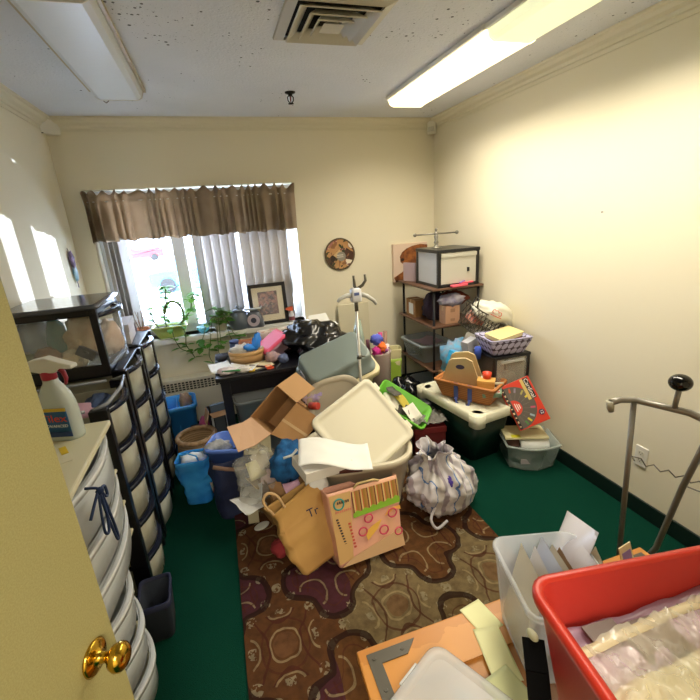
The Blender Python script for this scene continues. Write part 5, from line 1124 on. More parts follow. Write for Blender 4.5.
    q = MB(); q.X = Matrix.Translation((.02, -.0395, .20)) @ Matrix.Rotation(R(90), 4, 'X'); q.lathe([(.02, 0), (.02, .001)], 20, sx=1.5); obj('hand_hole', q, mat('navy_hole', '#4a4a70', .7), t2)
    t2 = thing('tan_carton', 'small tan carton in the woven basket under the red cup', 'carton', (1.585, 2.18, .50), -40)
    obj('carton', MB().box((-.055, -.04, 0), (.055, .04, .075)), mat('warm_tan_card', '#cf9a4c', .7), t2, bevel=.002); obj('lid', MB().box((-.057, -.042, .058), (.057, .042, .077)), mat('warm_tan_lid', '#d6a557', .7), t2, bevel=.002)
    solo('red_cup', MB().lathe([(.026, 0), (.030, .04), (.026, .04), (.022, .004)], 20), mat('red_orange_cup', '#d8482c', .4), 'small red orange cup on top of the tan carton', 'cup', (1.60, 2.195, .578))
    solo('white_tube', MB().tube([(0, 0, 0), (0, 0, .15)], .016, 14), WHT, 'white tube leaning in the woven tan basket', 'tube', (1.535, 2.19, .45), rot=(-12, 24, 0))
    t2 = thing('photo_box', 'green and white box with a printed lid at the near end of the woven basket', 'box', (1.60, 2.13, .485), rot=(14, -8, -38))
    obj('box_body', MB().box((-.06, -.04, 0), (.06, .04, .03)), mat('sage_box', '#7f9a82', .6), t2, bevel=.002); obj('lid_print', MB().box((-.05, -.032, .03), (.05, .032, .032)), blobs('lid_print', 45, ['#dcd9cf', '#dcd9cf', '#c28a5a', '#5a6a8a', '#e2ded2', '#b0564a'], .4), t2)
    solo('wood_strip', MB().box((-.07, -.01, 0), (.07, .01, .012)), mat('pale_strip_wood', '#b9b49c', .6), 'pale flat strip lying across the printed box in the basket', 'strip', (1.63, 2.17, .535), -25, bevel=.002)
    solo('basket_filler', MB().box((-.16, -.075, 0), (.16, .075, .03)), mat('brown_filler', '#7b5a3a', .8), 'brown packing card in the bottom of the woven tan basket', 'card', (1.545, 2.31, .425), -58)
    # black framed drawer by the wall
    t = thing('drawer_box', 'black framed clear drawer box against the right wall under the dotted basket', 'drawer box', (1.81, 2.33, .412), 0)
    a, b2, h, p = .145, .12, .29, .024; f = MB()
    for sx in (-1, 1):
        for sy in (-1, 1): f.cbox((sx*(a-p/2), sy*(b2-p/2), h/2), (p, p, h))
    f.box((-a, -b2, 0), (a, b2, .02)); f.box((-a-.003, -b2-.003, h-.02), (a+.003, b2+.003, h)); obj('frame', f, BLK, t, bevel=.003)
    dr = obj('drawer', MB().box((-a+p, -b2+.004, .022), (a-p, -b2+.009, h-.022)).box((-a+p, -b2+.01, .022), (a-p, b2-.01, .026)), mat('clear_grey_front', '#c4c0b2', .2, alpha=.4), t); obj('drawer_pull', MB().box((-.09, -b2-.010, h-.05), (.09, -b2+.004, h-.035)), mat('clear_pull', '#c4c4bc', .2, alpha=.8), dr)
    obj('side_panel', MB().box((-a+.004, -b2+p, .022), (-a+.008, b2-p, h-.022)), mat('smoky_side', '#4a4a48', .3, alpha=.8), t)
    rag('craft_supply', 'pale shells and beads seen inside the clear drawer box by the wall', 'craft supply', (1.82, 2.28, .50), (.09, .05, .06), '#b9ae94', 62, .35, '#8f8570')
    # dotted basket
    t = thing('dotted_basket', 'fabric basket printed with lilac dots on the black drawer box by the wall', 'basket', (1.80, 2.31, .706), -6)
    DT = dots('lilac_dots', '#4c3f55', '#b6b3d0', .046, .46)
    b = MB(); b.bin(.23, .18, .30, .24, .115, .005, .0, .015); obj('basket_body', b, DT, t)
    obj('rim', MB().loft([rrect(.302, .242, .016, .107), rrect(.306, .246, .016, .107), rrect(.306, .246, .016, .117), rrect(.292, .232, .015, .117)], False, False), mat('lilac_rim', '#a9a6c2', .7), t)
    solo('cream_book', MB().box((-.11, -.07, -.025), (.11, .07, .0)).box((-.112, -.072, 0), (.112, .072, .004)), mat('cream_cover', '#d9c98e', .7), 'cream covered book lying in the dotted basket', 'book', (1.83, 2.335, .825), rot=(6, -5, 8))
    solo('mauve_book', MB().box((-.105, -.07, -.04), (.105, .07, .0)), mat('mauve_pages', '#99627a', .7), 'mauve book beneath the cream book in the dotted basket', 'book', (1.825, 2.33, .79), rot=(4, -4, 6))
    solo('blue_cloth', MB().tube([(0, 0, 0), (.004, 0, .05), (0, 0, .085)], [.022, .024, .021], 14), mat('cobalt_cloth', '#2f4ba6', .7), 'cobalt blue roll standing between the dotted basket and the woven basket', 'cloth', (1.635, 2.36, .66))
    solo('support_box', MB().box((-.035, -.035, 0), (.035, .035, .25)), mat('dark_support', '#2e2a2c', .7), 'dark narrow carton under the cobalt blue roll', 'carton', (1.632, 2.43, .408), bevel=.003)
    # wire basket with white bag
    WR = mat('dark_wire', '#5a564a', .4, .7)
    t = thing('wire_basket', 'dark wire basket with diamond mesh holding a white plastic bag', 'basket', (1.77, 2.60, .78), rot=(18, 28, 10))
    w, d, h = .30, .20, .17; q = MB()
    for z, k in ((0, .8), (h, 1)): q.tube([(x*k, y*k, z) for x, y in ((-w/2, -d/2), (w/2, -d/2), (w/2, d/2), (-w/2, d/2))], .0045, 6, True)
    obj('rim_wire', q, WR, t); q = MB()
    def side(p0, p1, p2, p3, n):
        P = lambda u, v: (Vector(p0)*(1-u)+Vector(p1)*u)*(1-v)+(Vector(p3)*(1-u)+Vector(p2)*u)*v
        for i in range(-2, n+1):
            for s in (1, -1):
                a, b = i/n, (i+2)/n
                if s < 0: a, b = b, a
                va, vb = 0, 1
                pts = []
                for kk in range(9):
                    uu = a+(b-a)*kk/8; vv = kk/8
                    if 0 <= uu <= 1: pts.append(P(uu, vv))
                if len(pts) > 1: q.tube(pts, .0024, 5)
    cs = [(-w/2, -d/2), (w/2, -d/2), (w/2, d/2), (-w/2, d/2)]
    for i in range(4): a, b = cs[i], cs[(i+1) % 4]; side((a[0]*.8, a[1]*.8, 0), (b[0]*.8, b[1]*.8, 0), (b[0], b[1], h), (a[0], a[1], h), 7 if i % 2 == 0 else 5)
    for i in range(6): x = (-w/2+w*i/5)*.8; q.tube([(x, -d*.4, 0), (x, d*.4, 0)], .002, 5)
    obj('wire_mesh', q, WR, t)
    q = MB(); q.tube([(-w/2, -.03, h), (-w/2-.02, -.02, h+.06), (-w/2-.02, .02, h+.06), (-w/2, .03, h)], .005, 8); obj('handle', q, WR, t); q = MB(); q.tube([(w/2, -.03, h), (w/2+.02, -.02, h+.05), (w/2+.02, .02, h+.05), (w/2, .03, h)], .005, 8); obj('handle', q, WR, t)
    solo('printed_packet', MB().box((-.055, -.045, 0), (.055, .045, .035)), mat('pink_packet', '#d8a58c', .5, var=(30, '#b9574a')), 'pink printed packet inside the wire basket', 'packet', (1.755, 2.60, .86), rot=(24, 20, 15), bevel=.003)
    solo('printed_packet', MB().box((-.06, -.04, 0), (.06, .04, .03)), mat('red_packet', '#c4604a', .5, var=(30, '#d9b8a0')), 'red and cream printed packet inside the wire basket under the white bag', 'packet', (1.80, 2.63, .875), rot=(10, 30, -20), bevel=.003)
    solo('white_carton', MB().box((-.05, -.03, 0), (.05, .03, .16)), mat('pale_grey_card', '#bcbcc2', .5), 'pale grey carton standing below the wire basket', 'carton', (1.70, 2.52, .60), rot=(0, -14, 15), bevel=.002)
    rag('plastic_bag', 'grey plastic bag bulging under the wire basket', 'bag', (1.80, 2.58, .68), (.14, .09, .13), '#9a948a', 64, .3, '#b4aea2')
    solo('storage_carton', MB().box((-.14, -.07, 0), (.14, .07, .15)), mat('dull_carton', '#77695c', .8), 'dull brown carton at the back of the white lid under the grey plastic bag', 'carton', (1.79, 2.60, .408), bevel=.003)
    t = thing('white_bag', 'white plastic shopping bag with a small red print draped over the wire basket', 'bag', (1.865, 2.52, .935), rot=(0, 16, -14))
    b = MB(); b.ell((0, 0, 0), (.16, .10, .075), .22, 5, 40, 24, 2.4)
    for i, p in enumerate(b.v): b.v[i] = p+p.normalized()*(.012*noise.noise(p*22)); b.v[i].z -= max(0, b.v[i].x-.05)**2*6
    obj('film', b, mat('white_bag_film', '#dcd9c8', .45), t)
    q = MB(); rp = mat('red_bag_print', '#d0503c', .5)
    for i, (x, z) in enumerate(((-.04, .02), (-.015, .015), (.01, .005))):
        q.tube([(x+.012*math.cos(R(a*40)), -.108+.002*i, z+.014*math.sin(R(a*40))) for a in range(9)], .0026, 5, True)
    q.tube([(-.06, -.106, -.005), (-.02, -.110, -.014), (.025, -.108, -.022)], .0028, 5); o = obj('red_print', q, rp, t); 
    # clear bin on the floor with the game
    t = thing('storage_bin', 'clear bow fronted plastic bin of rolls on the carpet by the right wall', 'bin', (1.82, 2.03, 0), -22)
    b = MB(); loops = []
    def bow(w, d, z, k=.05): return [(-w/2, d/2, z), (-w/2, -d/2, z)]+[(-w/2+w*i/10, -d/2-k*math.sin(PI*i/10), z) for i in range(1, 10)]+[(w/2, -d/2, z), (w/2, d/2, z)]
    b.loft([bow(.28, .20, 0), bow(.33, .25, .165), bow(.345, .265, .165), bow(.345, .265, .178), bow(.320, .242, .178), bow(.274, .194, .005)])
    obj('tub', b, mat('clear_bin3', '#b2bdb8', .15, alpha=.5), t); obj('side_label', MB().cbox((-.05, -.156, .075), (.07, .002, .035)), mat('label_lilac', '#b3acb4', .6), t)
    solo('paper_roll', MB().lathe([(.015, -.09), (.042, -.09), (.042, .09), (.015, .09), (.015, -.09)], 28, cap0=False, cap1=False), PAPER, 'white paper roll lying in the clear bow fronted bin', 'roll', (1.84, 1.99, .125), rot=(90, 0, 68))
    rag('dark_cloth', 'brown felt wad in the clear bow fronted bin', 'cloth', (1.735, 2.065, .12), (.045, .05, .045), '#5a3c30', 65, .25)
    rag('craft_supply', 'grey green craft scraps in the bottom of the clear bow fronted bin', 'craft scraps', (1.83, 2.05, .045), (.12, .09, .038), '#6f7c70', 66, .25, '#8d7f86')
    t = thing('book', 'cream book with a yellow sticker lying across the clear bow fronted bin', 'book', (1.81, 2.06, .183), -22)
    obj('cover', MB().box((-.14, -.085, 0), (.14, .085, .014)), mat('cream_book_cover', '#ddd3a6', .6), t, bevel=.002); obj('sticker', MB().box((-.10, -.083, .0142), (-.04, -.045, .0152)), mat('yellow_sticker', '#cfcb28', .5), t); obj('red_line', MB().box((.05, .03, .0142), (.105, .036, .0148)), mat('brown_red_line', '#8a4a2a', .5), t)
    # game box
    TL, TR, BL = [V(0, 0, 1.651)+(p-V(0, 0, 1.651))*.965 for p in (V(1.74, 2.22, .475), V(1.925, 2.16, .558), V(1.765, 2.06, .20))]
    t = thing('game_box', 'red dominoes game box standing tilted on the cream book by the wall', 'game box', (0, 0, 0)); axes(t, (TR+BL)/2, TR-TL, TL-BL); w, h = (TR-TL).length, (TL-BL).length
    RD = mat('game_red', '#d23a22', .4)
    obj('box_body', MB().box((-w/2, -h/2, -.035), (w/2, h/2, 0)), RD, t, bevel=.002)
    def flat(pts, m, name, z=.0006, th=.0005):
        k = len(pts); mb = MB(); mb.add([(p[0], p[1], z+th) for p in pts]+[(p[0], p[1], z) for p in pts], [tuple(range(k))]+[(i, (i+1) % k, k+(i+1) % k, k+i) for i in range(k)]); return obj(name, mb, m, t)
    cx, cy, r0, r1 = -w*.36, -h*.02, .052, .142; up = lambda a, r: (min(w/2-.004, cx+r*math.cos(R(a))), max(-h/2+.006, min(h/2-.006, cy+r*math.sin(R(a)))))
    flat([up(a, r1) for a in range(-98, 99, 7)], mat('game_grey', '#5f5750', .4), 'fan_print')
    flat([up(a, r0) for a in range(-90, 91, 10)], mat('game_red_disc', '#d8402c', .4), 'disc_print', .0012)
    for a, c in ((78, '#c2552e'), (62, '#8a7f92'), (40, '#a8a05a'), (22, '#d8c83a'), (-18, '#c0506a'), (-44, '#9ab0b8'), (-60, '#d8c83a'), (-74, '#4f8a4a')):
        q = MB(); q.X = Matrix.Translation((cx+.118*math.cos(R(a)), cy+.118*math.sin(R(a)), .0013)) @ Matrix.Rotation(R(a), 4, 'Z'); q.cbox((0, 0, 0), (.030, .012, .0006)); 
        if abs(cx+.118*math.cos(R(a))) < w/2: obj('domino_print', q, mat('dom_'+c[1:], c, .4), t)
    for a in range(-80, 90, 20):
        q = MB(); q.X = Matrix.Translation((cx+.085*math.cos(R(a)), cy+.085*math.sin(R(a)), .0011)) @ Matrix.Rotation(R(a), 4, 'Z'); q.cbox((0, 0, 0), (.05, .0012, .0004)); obj('ray_print', q, mat('ray_grey', '#8a8278', .4), t)
    flat([(w*.18, h*.02), (w*.28, h*.02), (w*.28, h*.48), (w*.18, h*.48)], mat('game_gold', '#cdb46a', .4), 'gold_strip', .0016)
    flat([(w*.28, h*.02), (w*.44, h*.02), (w*.44, h*.48), (w*.28, h*.48)], mat('game_black', '#1c1a1a', .4), 'black_strip', .0016)
    RZ = lambda x, y: Matrix.Translation((x, y, .0024)) @ Matrix.Rotation(R(-90), 4, 'Z')
    lettering('Cardinal', .036, mat('game_white', '#ece8de', .4), t, RZ(w*.36, h*.25), width=h*.42)
    flat([(-w*.5+.004, -h*.48), (-w*.5+.022, -h*.48), (-w*.5+.022, h*.46), (-w*.5+.004, h*.46)], mat('game_black', '', 0), 'side_strip', .0014)
    q = MB()
    for i in range(9): q.cbox((-w*.5+.013, -h*.42+i*h*.1, .0022), (.010, .014 if i % 2 else .008, .0005))
    obj('side_mark', q, mat('game_cream_mark', '#d8b890', .4), t)
    for i in range(3): q = MB(); q.cbox((cx+.014+i*.012, cy, .0020), (.005, .055-.012*i, .0005)); obj('disc_mark', q, mat('game_white', ''), t)
    q = MB(); q.lathe([(.019, .0012), (.019, .0018)], 24, (w*.36, -h*.30, 0)); obj('badge', q, mat('badge_purple', '#4a3050', .4), t); lettering('12', .026, mat('game_white', ''), t, RZ(w*.36, -h*.30))
right_side()

# ------------------------------------------------------------------ the foreground
def foreground():
    # metal valet stand by the right wall
    GM = mat('grey_painted_steel', '#8f8b84', .35, .45)
    t = thing('valet_stand', 'grey metal stand with a curved top bar and black ball knob near the right wall', 'stand', (0, 0, 0))
    L0, L1 = V(1.425, 1.05, .925), V(1.50, 1.06, .10); R0, R1 = V(1.555, .852, .885), V(1.575, .92, .58)
    obj('upright', MB().tube([L0, (L0+L1)/2, L1], .0105, 12), GM, t); obj('upright', MB().tube([R0, (R0+R1)/2, R1, V(1.61, .99, .22), V(1.60, 1.03, .10)], .0115, 12), GM, t)
    bar = [V(1.315, 1.055, .938), V(1.36, 1.055, .940), V(1.425, 1.045, .930), V(1.46, .98, .928), V(1.50, .90, .925), V(1.555, .85, .890), V(1.59, .80, .83), V(1.60, .78, .79)]
    obj('top_bar', MB().tube(bar, .0125, 12), GM, t)
    obj('end_cap', MB().tube([V(1.315, 1.058, .942), V(1.318, 1.056, .915), V(1.322, 1.054, .90)], [.014, .013, .010], 12), mat('worn_cap', '#aaa594', .4, .3), t)
    obj('neck', MB().tube([V(1.478, .94, .925), V(1.470, .93, 1.01)], .009, 12), GM, t)
    b = MB(); b.ell((1.470, .93, 1.035), (.036, .036, .030)); obj('ball_knob', b, mat('black_ball', '#08080a', .12), t)
    obj('base', MB().tube([V(1.40, 1.22, .015), V(1.50, 1.06, .03), V(1.60, 1.03, .03), V(1.72, .92, .015)], .013, 12).tube([V(1.50, 1.06, .03), V(1.50, 1.06, .12)], .013, 12).tube([V(1.60, 1.03, .03), V(1.60, 1.03, .12)], .013, 12).tube([V(1.40, .92, .015), V(1.50, 1.06, .03)], .013, 12).tube([V(1.60, 1.03, .03), V(1.70, 1.18, .015)], .013, 12), GM, t)
    wv = [V(1.515, 1.075, .625), V(1.50, 1.08, .648), V(1.53, 1.06, .640)]+[V(1.55+.16*k/10, 1.05-.19*k/10, .612-.052*k/10+(.012 if k % 2 else -.008)) for k in range(11)]+[V(1.735, .83, .545), V(1.76, .80, .535), V(1.735, .82, .52), V(1.62, .94, .565)]
    obj('wire_rack', MB().tube(wv, .003, 6), mat('thin_wire', '#77736a', .3, .7), t)
    # chest
    OR = stripes('orange_pine', 'y', .30, [(.6, '#c98a3e'), (.4, '#bd7d34')], .4, .12); OR2 = mat('orange_pine_edge', '#c98a44', .4, var=(6, '#b87a36')); IR = mat('iron_bracket', '#59554c', .45, .3)
    t = thing('wooden_chest', 'low orange pine chest with grey metal corner brackets near the doorway', 'chest', (0, 0, 0))
    x0, x1, y0, y1, z = .205, 1.25, .12, .82, .50
    obj('body', MB().box((x0+.02, y0+.02, 0), (x1-.02, y1-.02, z-.03)), OR2, t, bevel=.004)
    f = MB(); b = .125
    f.box((x0, y0, z-.03), (x1, y0+b, z)); f.box((x0, y1-b, z-.03), (x1, y1, z)); f.box((x0, y0+b, z-.03), (x0+b, y1-b, z)); f.box((x1-b, y0+b, z-.03), (x1, y1-b, z))
    obj('lid_frame', f, OR, t, bevel=.004); obj('lid_panel', MB().box((x0+b-.002, y0+b-.002, z-.03), (x1-b+.002, y1-b+.002, z-.010)), mat('orange_pine_panel', '#b97f3c', .4, var=(5, '#a96f2e')), t)
    for sx, sy, cx, cy in ((1, -1, x0, y1), (-1, -1, x1, y1)):
        q = MB(); w = .034; L = .145; o = .022
        P = lambda a, c, zz: (cx+sx*a, cy+sy*c, zz)
        pts = [(o, o), (o+L, o), (o+L-.035, o+w), (o+w, o+w), (o+w, o+L-.0), (o, o+L)]
        q.add([P(a, c, z+.0035) for a, c in pts]+[P(a, c, z) for a, c in pts], [tuple(range(6))]+[(i, (i+1) % 6, 6+(i+1) % 6, 6+i) for i in range(6)])
        for a, c in ((o+.017, o+.10), (o+.10, o+.017), (o+.017, o+.017)): q.lathe([(.006, .0035), (.005, .0055)], 10, P(a, c, z))
        obj('corner_bracket', q, IR, t)
    # clear lid lying on the chest
    t = thing('frosted_cover', 'clear frosted plastic lid lying on the pine chest', 'lid', (.385, .565, .503), 28)
    l = MB(); l.loft([rrect(.225, .30, .035, 0), rrect(.235, .31, .04, .004), rrect(.235, .31, .04, .018), rrect(.225, .30, .036, .024), rrect(.19, .265, .03, .024), rrect(.18, .255, .03, .018)])
    obj('lid_panel', l, mat('frosted_lid', '#d5d8d8', .25, alpha=.48), t); obj('lid_tab', MB().cbox((0, .155, .012), (.07, .015, .008)), mat('frosted_tab', '#dfe2e2', .25, alpha=.7), t, bevel=.002)
    solo('grey_card', MB().slab([(-.03, -.03, 0), (.045, -.02, 0), (.03, .04, 0)], .001), mat('grey_tri', '#8a9096', .6), 'grey triangular card under the clear lid on the chest', 'card', (.40, .60, .5015), 30)
    # tall milky bin with envelopes
    t = thing('tall_bin', 'tall milky plastic bin packed with white envelopes beside the red bin', 'bin', (.707, .655, .502), -15)
    obj('tub', MB().bin(.19, .21, .235, .255, .255, .003, .006, .03, .012, 6), mat('milky_blue_plastic', '#eaf1fa', .25, alpha=.38), t)
    c = Vector((.707, .655, .502)); M = Matrix.Translation(c) @ Matrix.Rotation(R(-15), 4, 'Z')
    EN = mat('envelope_white', '#f0f0f6', .55); EN2 = mat('envelope_cream', '#d8ceb8', .6)
    def env(label, x, y, w, h, lean, rz, m, pad=.006, z=.012, roll=0, cat='envelope', name='envelope'):
        mb = MB(); n = 10
        def fr(s): return lambda u, v: ((u-.5)*w, s*pad*(math.sin(PI*u)*math.sin(PI*v))**.6+s*.0006+.002*noise.noise(Vector((u*5, v*5, s+x*40))), v*h)
        mb.grid(fr(-1), n, n); mb.grid(fr(1), n, n)
        o = obj(name, mb, m, None); o.matrix_world = M @ Matrix.Translation((x, y, z)) @ Matrix.Rotation(R(rz), 4, 'Z') @ Matrix.Rotation(R(lean), 4, 'X') @ Matrix.Rotation(R(roll), 4, 'Y')
        return tag(o, label, cat)
    env('wide white envelope flat along the near side of the tall milky bin', -.075, -.01, .20, .25, 12, 84, EN, .004)
    env('white envelope with a pointed corner raised out of the tall milky bin', -.055, .005, .18, .265, 14, 84, mat('envelope_bluish', '#d9e0f0', .5), .004, .012, 5)
    env('thin cream envelope along the near side of the tall milky bin', -.09, .02, .16, .25, 9, 86, EN2, .003)
    env('brown edged paper sleeve in the middle of the tall milky bin', -.02, .02, .15, .235, 16, 84, EN2, .006, .012, 6)
    env('folded kraft sleeve in the middle of the tall milky bin', .0, .03, .15, .225, 16, 86, mat('kraft_sleeve', '#9a7a5a', .7), .006, .012, 0)
    env('glossy white padded packet leaning in the tall milky bin', .012, .02, .16, .27, 20, 80, mat('glossy_packet', '#e3dfe6', .2), .012, .012, 10, 'packet', 'packet')
    env('pink edged card in the tall milky bin', .035, .02, .14, .24, 18, 80, mat('pink_edge_card', '#d9a0ae', .5), .004, .012, -4, 'card', 'card')
    env('puffy glossy white packet standing tallest in the tall milky bin', .015, .05, .19, .31, 22, 74, mat('glossy_packet', ''), .026, .012, 24, 'packet', 'packet')
    env('cream glossy packet at the red bin side of the tall milky bin', .07, .02, .16, .25, 14, 78, mat('cream_packet', '#ddd3b8', .3), .014, .012, -6, 'packet', 'packet')
    # green sheets under the milky bin
    YG = mat('yellow_green_paper', '#dfdfab', .7)
    for i, (lb, x, y, rz, z) in enumerate((('pale yellow green paper sticking out under the tall milky bin at the chest edge', .585, .785, 10, .5015), ('pale yellow green sheet under the corner of the tall milky bin', .562, .68, -12, .502))):
        sheet('paper_sheet', lb, 'paper', (x, y, z), .075, .10 if i == 0 else .15, rz, YG, .0, seed=30+i)
    sheet('paper_sheet', 'pale yellow green folded sheet between the clear lid and the black strap', 'paper', (.535, .56, .504), .09, .16, 10, mat('yellow_green_paper2', '#ced39e', .7), .0, seed=33)
    # red bin
    RB = mat('red_bin_plastic', '#b3241a', .38)
    cx, cy = .768, .288; t = thing('red_bin', 'big open red plastic bin of bagged foam on the pine chest', 'bin', (cx, cy, .612), -9)
    obj('tub', MB().bin(.48, .32, .57, .40, .30, .006, .012, .035, .02, 6), RB, t)
    obj('rim', MB().loft([rrect(.596, .426, .048, .285), rrect(.600, .430, .05, .290), rrect(.600, .430, .05, .302), rrect(.588, .418, .045, .306), rrect(.562, .392, .035, .302), rrect(.560, .390, .035, .29)], False, False), mat('red_bin_rim', '#c1301f', .35), t)
    M2 = Matrix.Translation((cx, cy, .612)) @ Matrix.Rotation(R(-9), 4, 'Z')
    def put(o, x, y, z, rx=0, ry=0, rz=0): o.matrix_world = M2 @ Matrix.Translation((x, y, z)) @ Matrix.Rotation(R(rz), 4, 'Z') @ Matrix.Rotation(R(rx), 4, 'X') @ Matrix.Rotation(R(ry), 4, 'Y'); return o
    LV = mat('lavender_bag_paper', '#b596ae', .3, bump=(20, .4))
    b = MB().grid(lambda u, v: ((u-.5)*.47, (v-.5)*.31, .012*noise.noise(Vector((u*5, v*4, 3)))+.006*noise.noise(Vector((u*14, v*14, 1)))), 40, 30)
    t2 = put(thing('lavender_pack', 'lavender tinted plastic pack with two brown squares deep in the red bin', 'pack'), 0, .015, .205, 2, 0, 4)
    obj('wrapper', b, LV, t2, solid=.03)
    obj('brown_square', MB().box((-.13, .05, .018), (-.03, .13, .023)), mat('brown_square', '#6f5546', .4), t2); obj('brown_square', MB().box((-.20, .10, .016), (-.13, .145, .022)), MC['brown_square'], t2)
    FO = mat('cream_foam', '#d8cda0', .5, bump=(45, .4)); FM = mat('zip_film', '#f4eed8', .12, alpha=.34, bump=(34, 1.0), spec=1.0)
    t2 = put(thing('foam_pack', 'zip bag of cream foam pieces on top inside the red bin', 'pack'), -.005, -.085, .245, 3, -2, 8)
    b = MB().grid(lambda u, v: ((u-.5)*.48, (v-.5)*.27, .016*noise.noise(Vector((u*7, v*5, 8)))+.008*noise.noise(Vector((u*19, v*15, 5)))), 60, 40); obj('foam_sheet', b, FO, t2, solid=.02)
    b = MB().grid(lambda u, v: ((u-.5)*.50, (v-.40)*.34, .020+.016*noise.noise(Vector((u*7, v*5, 8)))+.018*(1-abs(noise.noise(Vector((u*16+2*v, v*7, 2)))))**5), 90, 60); obj('zip_film', b, FM, t2)
    q = MB().grid(lambda u, v: ((u-.5)*.50, .185+.018*v, .026+.010*noise.noise(Vector((u*6, 2, 8)))), 30, 2); obj('zip_strip', q, mat('zip_strip', '#e3d3ae', .2, alpha=.8), t2, solid=.002)
    t2 = put(thing('photo_card', 'small card printed blue and orange lying on the foam pack in the red bin', 'card'), -.03, -.13, .285, 4, 0, 38)
    obj('card', MB().box((-.06, -.045, 0), (.06, .045, .002)), mat('slate_blue_card', '#4a4f66', .4), t2); obj('card_print', MB().box((-.055, -.04, .002), (.0, .02, .003)), blobs('card_print', 50, ['#c9963a', '#b06a2a', '#e0b048', '#5a4030'], .4), t2); obj('card_panel', MB().box((.005, -.04, .002), (.055, .02, .003)), mat('card_beige', '#b39a72', .5), t2)
    # grey tray under the red bin and black strap
    solo('grey_tray', MB().loft([rrect(.44, .30, .02, 0), rrect(.45, .31, .02, .09), rrect(.44, .30, .02, .105)]), mat('slate_tray', '#5d6066', .4), 'slate grey flat case lying on the chest under the red bin', 'case', (.755, .30, .503), -9)
    t = thing('black_strap', 'wide black strap with a pale oval end between the milky bin and red bin', 'strap', (0, 0, 0))
    pts = [V(.545, .545, .73), V(.52, .50, .70), V(.495, .45, .63), V(.485, .41, .56), V(.48, .35, .515)]; q = MB(); e = V(.020, -.012, .0)
    for i in range(len(pts)-1): q.slab([pts[i]-e, pts[i]+e, pts[i+1]+e, pts[i+1]-e], .004)
    obj('webbing', q, mat('black_webbing', '#050506', .9, spec=.1), t); q = MB(); q.ell((.547, .549, .735), (.010, .016, .009)); obj('oval_end', q, mat('pale_oval', '#b9b79a', .4), t)
    # flat orange carton and card beyond the red bin
    t = thing('picture_card', 'purple printed card standing on the chest behind the red bin', 'card', (1.135, .765, .503), rot=(-20, 0, 10))
    obj('card', MB().box((-.03, -.002, 0), (.03, .002, .075)), mat('cream_card2', '#d8c8a0', .6), t); obj('print', MB().box((-.022, -.003, .012), (.022, -.0018, .055)), mat('purple_print', '#8f78b8', .5), t)
    rag('wooden_lump', 'dark slate packet on the chest between the milky bin and the red bin rim', 'packet', (.86, .735, .535), (.07, .035, .03), '#3b3733', 71, .2)
foreground()

# ------------------------------------------------------------------ rug
solo('area_rug', MB().box((-.66, -1.08, 0), (.66, 1.08, .009)), rug_mat(), 'brown patterned rug of scrolled medallions on the green carpet', 'rug', (.53, 1.30, .001), bevel=.003)
bpy.data.objects['area_rug'].modifiers.clear()

# ------------------------------------------------------------------ repeats share a group
GROUPS = {'drawer_tower': 'drawer towers along the left wall', 'folded_fabric': 'folded fabrics inside the drawers', 'stuffed_toy': 'stuffed toys in the clear box', 'marker_pen': 'marker pens on the desk',
          'wrap_roll': 'wrap rolls in the frosted bin', 'ribbon_bow': 'ribbon bows in the frosted bin', 'envelope': 'envelopes in the tall milky bin', 'packet': 'packets in the tall milky bin', 'parked_car': 'cars parked in the lot',
          'ceiling_light': 'fluorescent ceiling fixtures', 'small_carton': 'small cartons on the middle shelf', 'potted_plant': 'plants on the window sill', 'paper_sheet': 'loose paper sheets', 'dark_cloth': 'dark cloth wads among the clutter',
          'storage_carton': 'plain cartons on the floor', 'cardboard_box': 'cardboard boxes in the pile', 'paper_bag': None}
for o in list(sc.objects):
    if o.parent is None and 'label' in o and 'group' not in o.keys():
        g = GROUPS.get(o.name.split('.')[0])
        if g: o['group'] = g

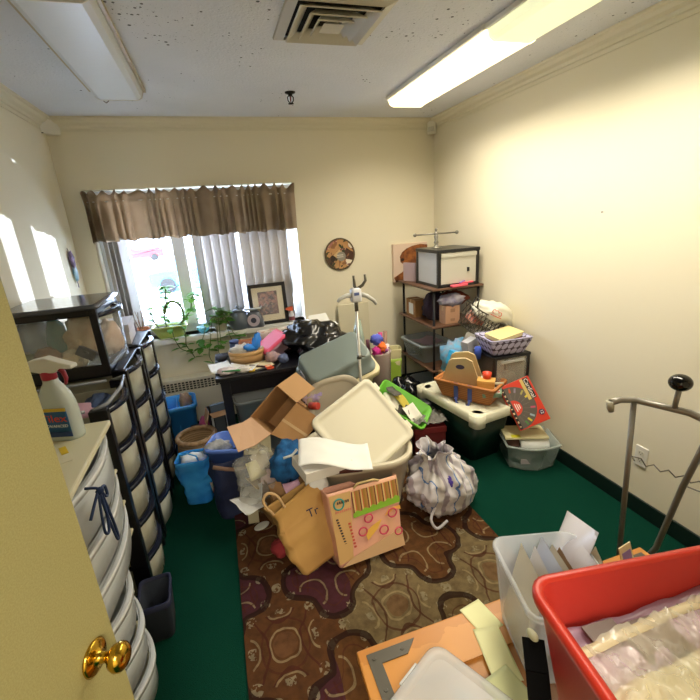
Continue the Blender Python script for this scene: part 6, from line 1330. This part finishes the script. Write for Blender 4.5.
# ------------------------------------------------------------------ light and camera
def light():
    w = bpy.data.worlds.new('sky'); sc.world = w; w.use_nodes = True; nt = w.node_tree; bg = nt.nodes['Background']
    bg.inputs[0].default_value = lin('#c6dcfd'); bg.inputs[1].default_value = 9.0
    def lamp(name, kind, loc, to, e, col, **kw):
        l = bpy.data.lights.new(name, kind); l.energy = e; l.color = lin(col)[:3]
        for k, v in kw.items(): setattr(l, k, v)
        o = bpy.data.objects.new(name, l); COL.objects.link(o); o.location = loc
        o.rotation_euler = (Vector(to)-Vector(loc)).to_track_quat('-Z', 'Y').to_euler(); return o
    lamp('sun', 'SUN', (0, -10, 12), (2, 4, 0), 14.0, '#fff4e2', angle=R(1))
    # low winter sun glancing off the windscreens in the lot comes in under the valance
    lamp('windscreen_glint', 'SPOT', (4.36, 10.3, .35), (-.5, 3.6, 1.35), 6500, '#dbe8ff', shadow_soft_size=.04, spot_size=R(24), spot_blend=.1)
    for y in (2.44, 1.31): lamp('fluorescent_tubes', 'AREA', (1.435, y, H-.068), (1.435, y, 0), 10, '#fff5e0', shape='RECTANGLE', size=.24, size_y=1.05, spread=R(150))
    lamp('hall_fill', 'AREA', (-.05, -1.3, 2.40), (-.05, -1.3, 0), 40, '#fff3e0', shape='RECTANGLE', size=.5, size_y=1.0)  # unseen light in the hall, added to brighten the door and foreground
light()
cam = bpy.data.cameras.new('camera'); co = bpy.data.objects.new('camera', cam); COL.objects.link(co); sc.camera = co
cam.sensor_width = 36; cam.sensor_fit = 'HORIZONTAL'; cam.lens = 412.6/700*36; cam.clip_start = .02
yaw, pit, rol = R(16.67), R(17.6), R(3.82)
f = V(math.sin(yaw)*math.cos(pit), math.cos(yaw)*math.cos(pit), -math.sin(pit)); r0 = V(math.cos(yaw), -math.sin(yaw), 0); d0 = f.cross(r0)
rt = r0*math.cos(rol)+d0*math.sin(rol); dn = d0*math.cos(rol)-r0*math.sin(rol)
co.matrix_world = Matrix(((rt.x, -dn.x, -f.x, 0), (rt.y, -dn.y, -f.y, 0), (rt.z, -dn.z, -f.z, 1.651), (0, 0, 0, 1)))
vs = sc.view_settings; vs.view_transform = 'Standard'; vs.look = 'None'; vs.gamma = 1; vs.use_curve_mapping = False; vs.exposure = .90
sc.cycles.transparent_max_bounces = 24; sc.cycles.max_bounces = 10; sc.cycles.sample_clamp_indirect = 8
